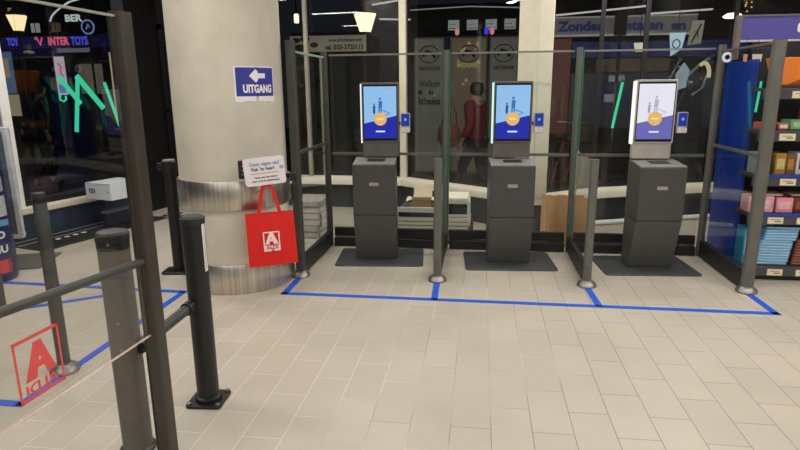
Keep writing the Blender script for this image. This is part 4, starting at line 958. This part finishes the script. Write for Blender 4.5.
skin('jacket', [(0,0,.84), (0,0,1.0), (0,-.01,1.2), (0,-.01,1.42), (-.17,0,1.42), (-.225,-.06,1.14), (-.24,.07,.95), (.17,0,1.42), (.225,.05,1.15), (.25,-.02,.95)],
     [(0,1),(1,2),(2,3),(3,4),(4,5),(5,6),(3,7),(7,8),(8,9)], [(.19,.15),(.18,.14),(.19,.15),(.15,.12),.085,.07,.055,.085,.07,.055], Mjk, pe)
skin('trousers', [(0,0,.90), (-.09,0,.84), (-.12,.155,.50), (-.13,.03,.12), (.09,0,.84), (.12,-.045,.48), (.13,-.26,.13)], [(0,1),(1,2),(2,3),(0,4),(4,5),(5,6)], [(.15,.12),.10,.075,.06,.10,.075,.06], Mtr, pe)
skin('hair', [(0,-.02,1.52), (0,-.02,1.62), (0,.0,1.74)], [(0,1),(1,2)], [.09,(.108,.118),(.09,.10)], Mhr, pe)
for x, y in ((-.135, .03), (.135, -.27)): skin('shoe', [(x, y, .045), (x, y+.10, .04), (x, y+.19, .03)], [(0,1),(1,2)], [(.05,.05),(.045,.04),(.035,.03)], M_black, pe, sub=1)
bgp = thing('shoulder_bag', 'brown round bag at the walker in the red jacket', 'bag', (-.42, 7.93, .92))
MB().lathe([(0, -.16), (.10, -.14), (.16, -.02), (.14, .12), (.08, .16), (0, .16)], 20).map(lambda v: Vector((v.x, v.y*.5, v.z))).build('bag_body', mat('bag_tan', (120, 62, 44), .7), bgp)
MB().tube([(-.1, 0, .12), (-.08, 0, .3), (.03, .0, .46), (.1, 0, .3), (.1, 0, .12)], .008, 6).build('strap', M_black, bgp)
dk = thing('person', 'person in dark clothes standing on the street beyond the side window', 'person', (-7.32, 9.0, -.02), math.radians(-40))
skin('body', bv, be, br, Mskin, dk)
skin('coat', [(0,0,.60), (0,0,1.0), (0,-.01,1.2), (0,-.01,1.42), (-.17,0,1.42), (-.225,-.06,1.14), (-.24,.07,.95), (.17,0,1.42), (.225,.05,1.15), (.25,-.02,.95)],
     [(0,1),(1,2),(2,3),(3,4),(4,5),(5,6),(3,7),(7,8),(8,9)], [(.20,.16),(.18,.14),(.19,.15),(.15,.12),.085,.07,.055,.085,.07,.055], M_black, dk)
skin('trousers', [(0,0,.90), (-.09,0,.84), (-.12,.155,.50), (-.13,.03,.12), (.09,0,.84), (.12,-.045,.48), (.13,-.26,.13)], [(0,1),(1,2),(2,3),(0,4),(4,5),(5,6)], [(.15,.12),.10,.075,.06,.10,.075,.06], Mtr, dk)
skin('hair', [(0,-.02,1.52), (0,-.02,1.62), (0,.0,1.74)], [(0,1),(1,2)], [.08,(.105,.115),(.09,.10)], Mhr, dk)
for x, y in ((-.135, .03), (.135, -.27)): skin('shoe', [(x, y, .06), (x, y+.10, .05), (x, y+.20, .04)], [(0,1),(1,2)], [(.075,.07),(.065,.06),(.045,.04)], M_black, dk, sub=1)

# right part: shop across the passage, its surfaces glowing in place of lighting
ac = thing('shop_building', 'dark shop front across the passage with brown entrance', 'building', (2.3, 10.2, -.02))
MB().box(-1.6, 3.5, .2, .4, 0, 4).build('wall', mat('shop_dark', (22, 21, 24), .8, var=.2), ac)
MB().box(-1.28, -.84, .05, .2, .8, 2.36).build('entrance_panel', emit('entrance_brown', (92, 46, 30), .7, var=.3), ac)
MB().box(-.80, 1.9, .12, .2, 2.06, 2.30).build('navy_band', emit('band_navy', (20, 24, 66), .9), ac)
MB().box(-.4, .75, .10, .2, 1.82, 2.03).build('shop_window', emit('shop_brownish', (74, 60, 50), .7, var=.3), ac)
MB().box(-.80, 1.9, .12, .2, .9, 1.80).build('dark_window', emit('window_slate', (42, 43, 52), .7, var=.3), ac)
MB().box(-.2, .05, .08, .11, 1.66, 1.76).build('white_sheet', emit('sheet_dim', (128, 130, 132), .7), ac)
text_mb('03C', .42, .012, width=.85).map(lambda v: v+Vector((.10, .08, 1.42))).build('lettering', emit('letters_navy', (22, 32, 74), .7), ac)
MB().box(-.26, -.10, .07, .11, 1.33, 1.46).build('white_sheet', emit('sheet_dim', (128, 130, 132), .7), ac)
MB().box(-1.2, -1.05, -.02, .05, 1.1, 1.42).build('white_sheet', emit('sheet_dim2', (84, 76, 70), .6), ac)
fa = thing('fascia_sign', 'long grey fascia sign with dark blue words across the passage', 'sign', (2.1, 10.0, 2.38))
MB().box(-1.1, 1.2, 0, .06, 0, .25).build('fascia_board', emit('fascia_grey', (92, 86, 86), .7, base=(90, 86, 88), var=.15), fa)
MB().box(-1.1, 1.2, -.02, .07, -.03, -.001).build('bottom_light', emit('line_pale', (150, 146, 144), .7), fa)
MB().box(-1.1, 1.2, -.02, .07, .25, .268).build('top_light', emit('line_pale', (150, 146, 144), .7), fa)
text_mb('Zonder', .20, .010, width=.72).map(lambda v: v+Vector((-.55, -.004, .115))).build('lettering', emit('letters_blue', (24, 40, 92), .6), fa)
text_mb('betalen', .20, .010, width=.70).map(lambda v: v+Vector((.35, -.004, .115))).build('lettering', emit('letters_blue', (24, 40, 92), .6), fa)
text_mb('en', .18, .010, width=.22).map(lambda v: v+Vector((.93, -.004, .10))).build('lettering', emit('letters_blue', (24, 40, 92), .6), fa)
cl = thing('passage_column', 'black column dividing the grey fascia sign', 'column', (2.13, 9.85, -.02))
MB().box(-.085, .085, -.05, .05, 2.36, 3.2).build('shaft', M_void, cl)
MB().box(-.10, .10, -.06, .06, 3.2, 3.3).build('capital', M_void, cl)
MB().box(-.02, .02, -.02, .02, 0, 2.36).build('thin_pole', M_void, cl)
# ceiling light reflections in the window, added outside as glowing tubes
for (xa, za), (xb, zb), y, lab in (((1.1, 2.62), (2.4, 2.72), 9.5, 'long white ceiling light reflection above the grey fascia sign'), ((2.45, 2.60), (3.3, 2.64), 9.4, 'white ceiling light reflection above the purple fascia board'), ((2.0, 2.78), (2.9, 2.80), 8.8, 'topmost white ceiling light reflection above the second divider'), ((-1.75, 2.86), (-1.2, 2.93), 9.6, 'white ceiling light reflection beside the cream mullion above the first kiosk'), ((-1.6, 2.62), (-1.1, 2.60), 9.4, 'lower white ceiling light reflection beside the street lantern')):
    o = thing('reflection_line', lab, 'light', ((xa+xb)/2, y, (za+zb)/2), 0, 'ceiling light reflections built as lines outside'); c_ = Vector(((xa+xb)/2, y, (za+zb)/2))
    MB().tube([Vector((xa, y, za))-c_, Vector((xb, y, zb))-c_], .013, 8).build('tube', emit('line_reflected_white', (210, 208, 202), .85), o)
    for X in (xa, xb): MB().tube([(X-c_.x, 0, 0), (X-c_.x, 0, .5)], .004, 5).build('hanger', M_black, o)
wl = thing('spot_lamp', 'warm bright spotlight with sparkles above the purple fascia board', 'lamp', (3.20, 8.4, 2.43))
MB().lathe([(0, -.03), (.09, -.02), (.12, .0), (.07, .035), (0, .04)], 16).build('lamp_glass', emit('spot_warm', (255, 236, 200), 4), wl)
for k in range(7): MB().lathe([(0, -.012), (.012, 0), (0, .012)], 6, (.05+.18*random.random(), random.uniform(-.02, .02), .05+.12*random.random())).build('sparkle', emit('spark_amber', (240, 170, 90), 1.2), wl)
MB().tube([(0, 0, .04), (0, 0, .8)], .008, 6).build('rod', M_black, wl)
# bicycle
bi = thing('bicycle', 'red bicycle parked outside beside the broad cream column', 'bicycle', (1.20, 8.25, -.02), math.radians(62))
M_bk = mat('bike_red', (120, 30, 26), .45); M_ty = mat('tyre', (20, 20, 20), .8)
for x in (-.52, .52):
    wh = MB().tube([(x+.33*math.cos(2*PI*k/28), 0, .35+.33*math.sin(2*PI*k/28)) for k in range(28)], .02, 8, close=True).build('wheel', M_ty, bi)
    sp_ = MB()
    for k in range(12): sp_.tube([(x, 0, .35), (x+.32*math.cos(2*PI*k/12), 0, .35+.32*math.sin(2*PI*k/12))], .003, 4)
    sp_.build('spokes', mat('spoke', (120, 120, 118), .4, .6), wh)
MB().tube([(-.52, 0, .35), (-.05, 0, .32), (.36, 0, .80), (-.20, 0, .84), (-.52, 0, .35)], .018, 8).tube([(-.05, 0, .32), (-.22, 0, .92)], .018, 8).tube([(.33, 0, .95), (.52, 0, .35)], .018, 8).build('frame', M_bk, bi)
MB().tube([(.33, 0, .95), (.31, 0, 1.08)], .012, 8).tube([(.22, -.26, 1.10), (.31, -.1, 1.09), (.31, .1, 1.09), (.22, .26, 1.10)], .013, 8).build('handlebar', M_chrome, bi)
MB().box(-.34, -.10, -.06, .06, .92, .97).build('saddle', M_black, bi, bevel=.02)
MB().box(.36, .62, -.15, .15, .82, 1.06).build('front_crate', mat('bike_crate', (70, 56, 44), .8), bi, bevel=.01)
# hanging banners, glowing in place of lighting, and the scooter beyond the third kiosk
M_ban = emit('banner_white', (196, 214, 232), .95, var=.3)
b1 = thing('pennant_banner', 'pale blue pointed banner hanging above the third kiosk', 'banner', (2.70, 9.0, 1.97))
MB().prism([(-.08, 0, .32), (.14, 0, .32), (.10, 0, .10), (-.04, 0, .0)], (0, .01, 0)).build('banner', M_ban, b1)
MB().tube([(.02+.05*math.cos(k*PI/6), -.006, .17+.06*math.sin(k*PI/6)) for k in range(12)], .010, 6, close=True).build('print', emit('print_slate', (70, 90, 120), .6), b1)
MB().tube([(.03, .005, .32), (.03, .005, 1.2)], .005, 5).build('cord', M_black, b1)
b2 = thing('pennant_banner', 'grey leaf patterned banner hanging beside the pale blue pointed one', 'banner', (2.97, 9.0, 2.12))
MB().prism([(-.06, 0, .33), (.10, 0, .33), (.08, 0, .02), (-.10, 0, .0)], (0, .01, 0)).build('banner', emit('banner_grey', (140, 134, 120), .75, var=.3), b2)
MB().tube([(-.05, -.004, .03), (.0, -.004, .15), (.06, -.004, .28)], .012, 6).tube([(-.03, -.004, .18), (.02, -.004, .2), (.03, -.004, .1)], .009, 6).build('print', emit('print_charcoal', (46, 44, 42), .5), b2)
MB().tube([(.02, .005, .33), (.02, .005, 1.1)], .005, 5).build('cord', M_black, b2)
ms = thing('motor_scooter', 'chrome motor scooter front with a glowing arc, seen over the third kiosk', 'scooter', (2.98, 9.05, -.02), math.radians(25))
M_ch = mat('scooter_chrome', (150, 156, 164), .25, .9, var=.5, scale=8)
MB().lathe([(0, -.06), (.10, -.05), (.13, .0), (.09, .07), (0, .09)], 18, (0, 0, 0), T(-.03, -.10, 1.62) @ RX(PI/2)).build('headlamp', M_ch, ms)
MB().tube([(.10*math.cos(PI*k/10), -.22, 1.74+.15*math.sin(PI*k/10)-.0) for k in range(-1, 8)], .026, 8).build('lamp_arc', emit('arc_warm', (226, 204, 158), .9), ms)
MB().tube([(-.33, 0, 1.88), (-.12, -.03, 1.80), (.12, -.03, 1.80), (.33, 0, 1.90)], .022, 8).tube([(-.40, .02, 1.62), (-.16, 0, 2.05)], .018, 8).tube([(0, 0, 1.80), (.02, .06, .9)], .04, 8).build('handlebar', M_ch, ms)
for s_ in (-1, 1): MB().lathe([(.0, 0), (.06, .01), (.06, .02), (0, .03)], 14, (0, 0, 0), T(s_*.26, -.02, 1.98) @ RX(PI/2)).build('mirror', M_ch, ms)
MB().prism([(-.2, -.05, .5), (.2, -.05, .5), (.24, -.05, 1.3), (.12, -.05, 1.58), (-.12, -.05, 1.58), (-.24, -.05, 1.3)], (0, .08, 0)).build('front_shield', mat('scooter_dark', (60, 62, 68), .4, var=.4), ms, bevel=.02)
MB().tube([(0, -.12+.25*math.cos(2*PI*k/24), .27+.25*math.sin(2*PI*k/24)) for k in range(24)], .05, 8, close=True).build('wheel', M_ty, ms)
MB().prism([(-.30, -.07, 1.52), (-.14, -.07, 1.56), (-.10, -.07, 1.80), (-.20, -.07, 1.90), (-.32, -.07, 1.74)], (0, .02, 0)).build('glow_patch', emit('chrome_glow_patch', (190, 204, 216), .7, var=.5), ms)  # glowing patch put in to brighten the unlit scooter chrome
MB().tube([(-.20, -.03, 1.62), (.05, -.06, 1.86), (.28, -.03, 1.98)], .016, 8).tube([(-.02, -.08, 1.46), (.14, -.08, 1.56), (.20, -.08, 1.72)], .018, 8).build('glow_streaks', emit('chrome_glow_streak', (150, 158, 166), .6, var=.6), ms)  # glowing strokes imitate light on the dark chrome
MB().box(-.14, .14, .1, .9, .55, .80).build('seat', M_black, ms, bevel=.04)
MB().box(-.10, .10, .0, .9, .3, .5).build('floorboard', M_black, ms)
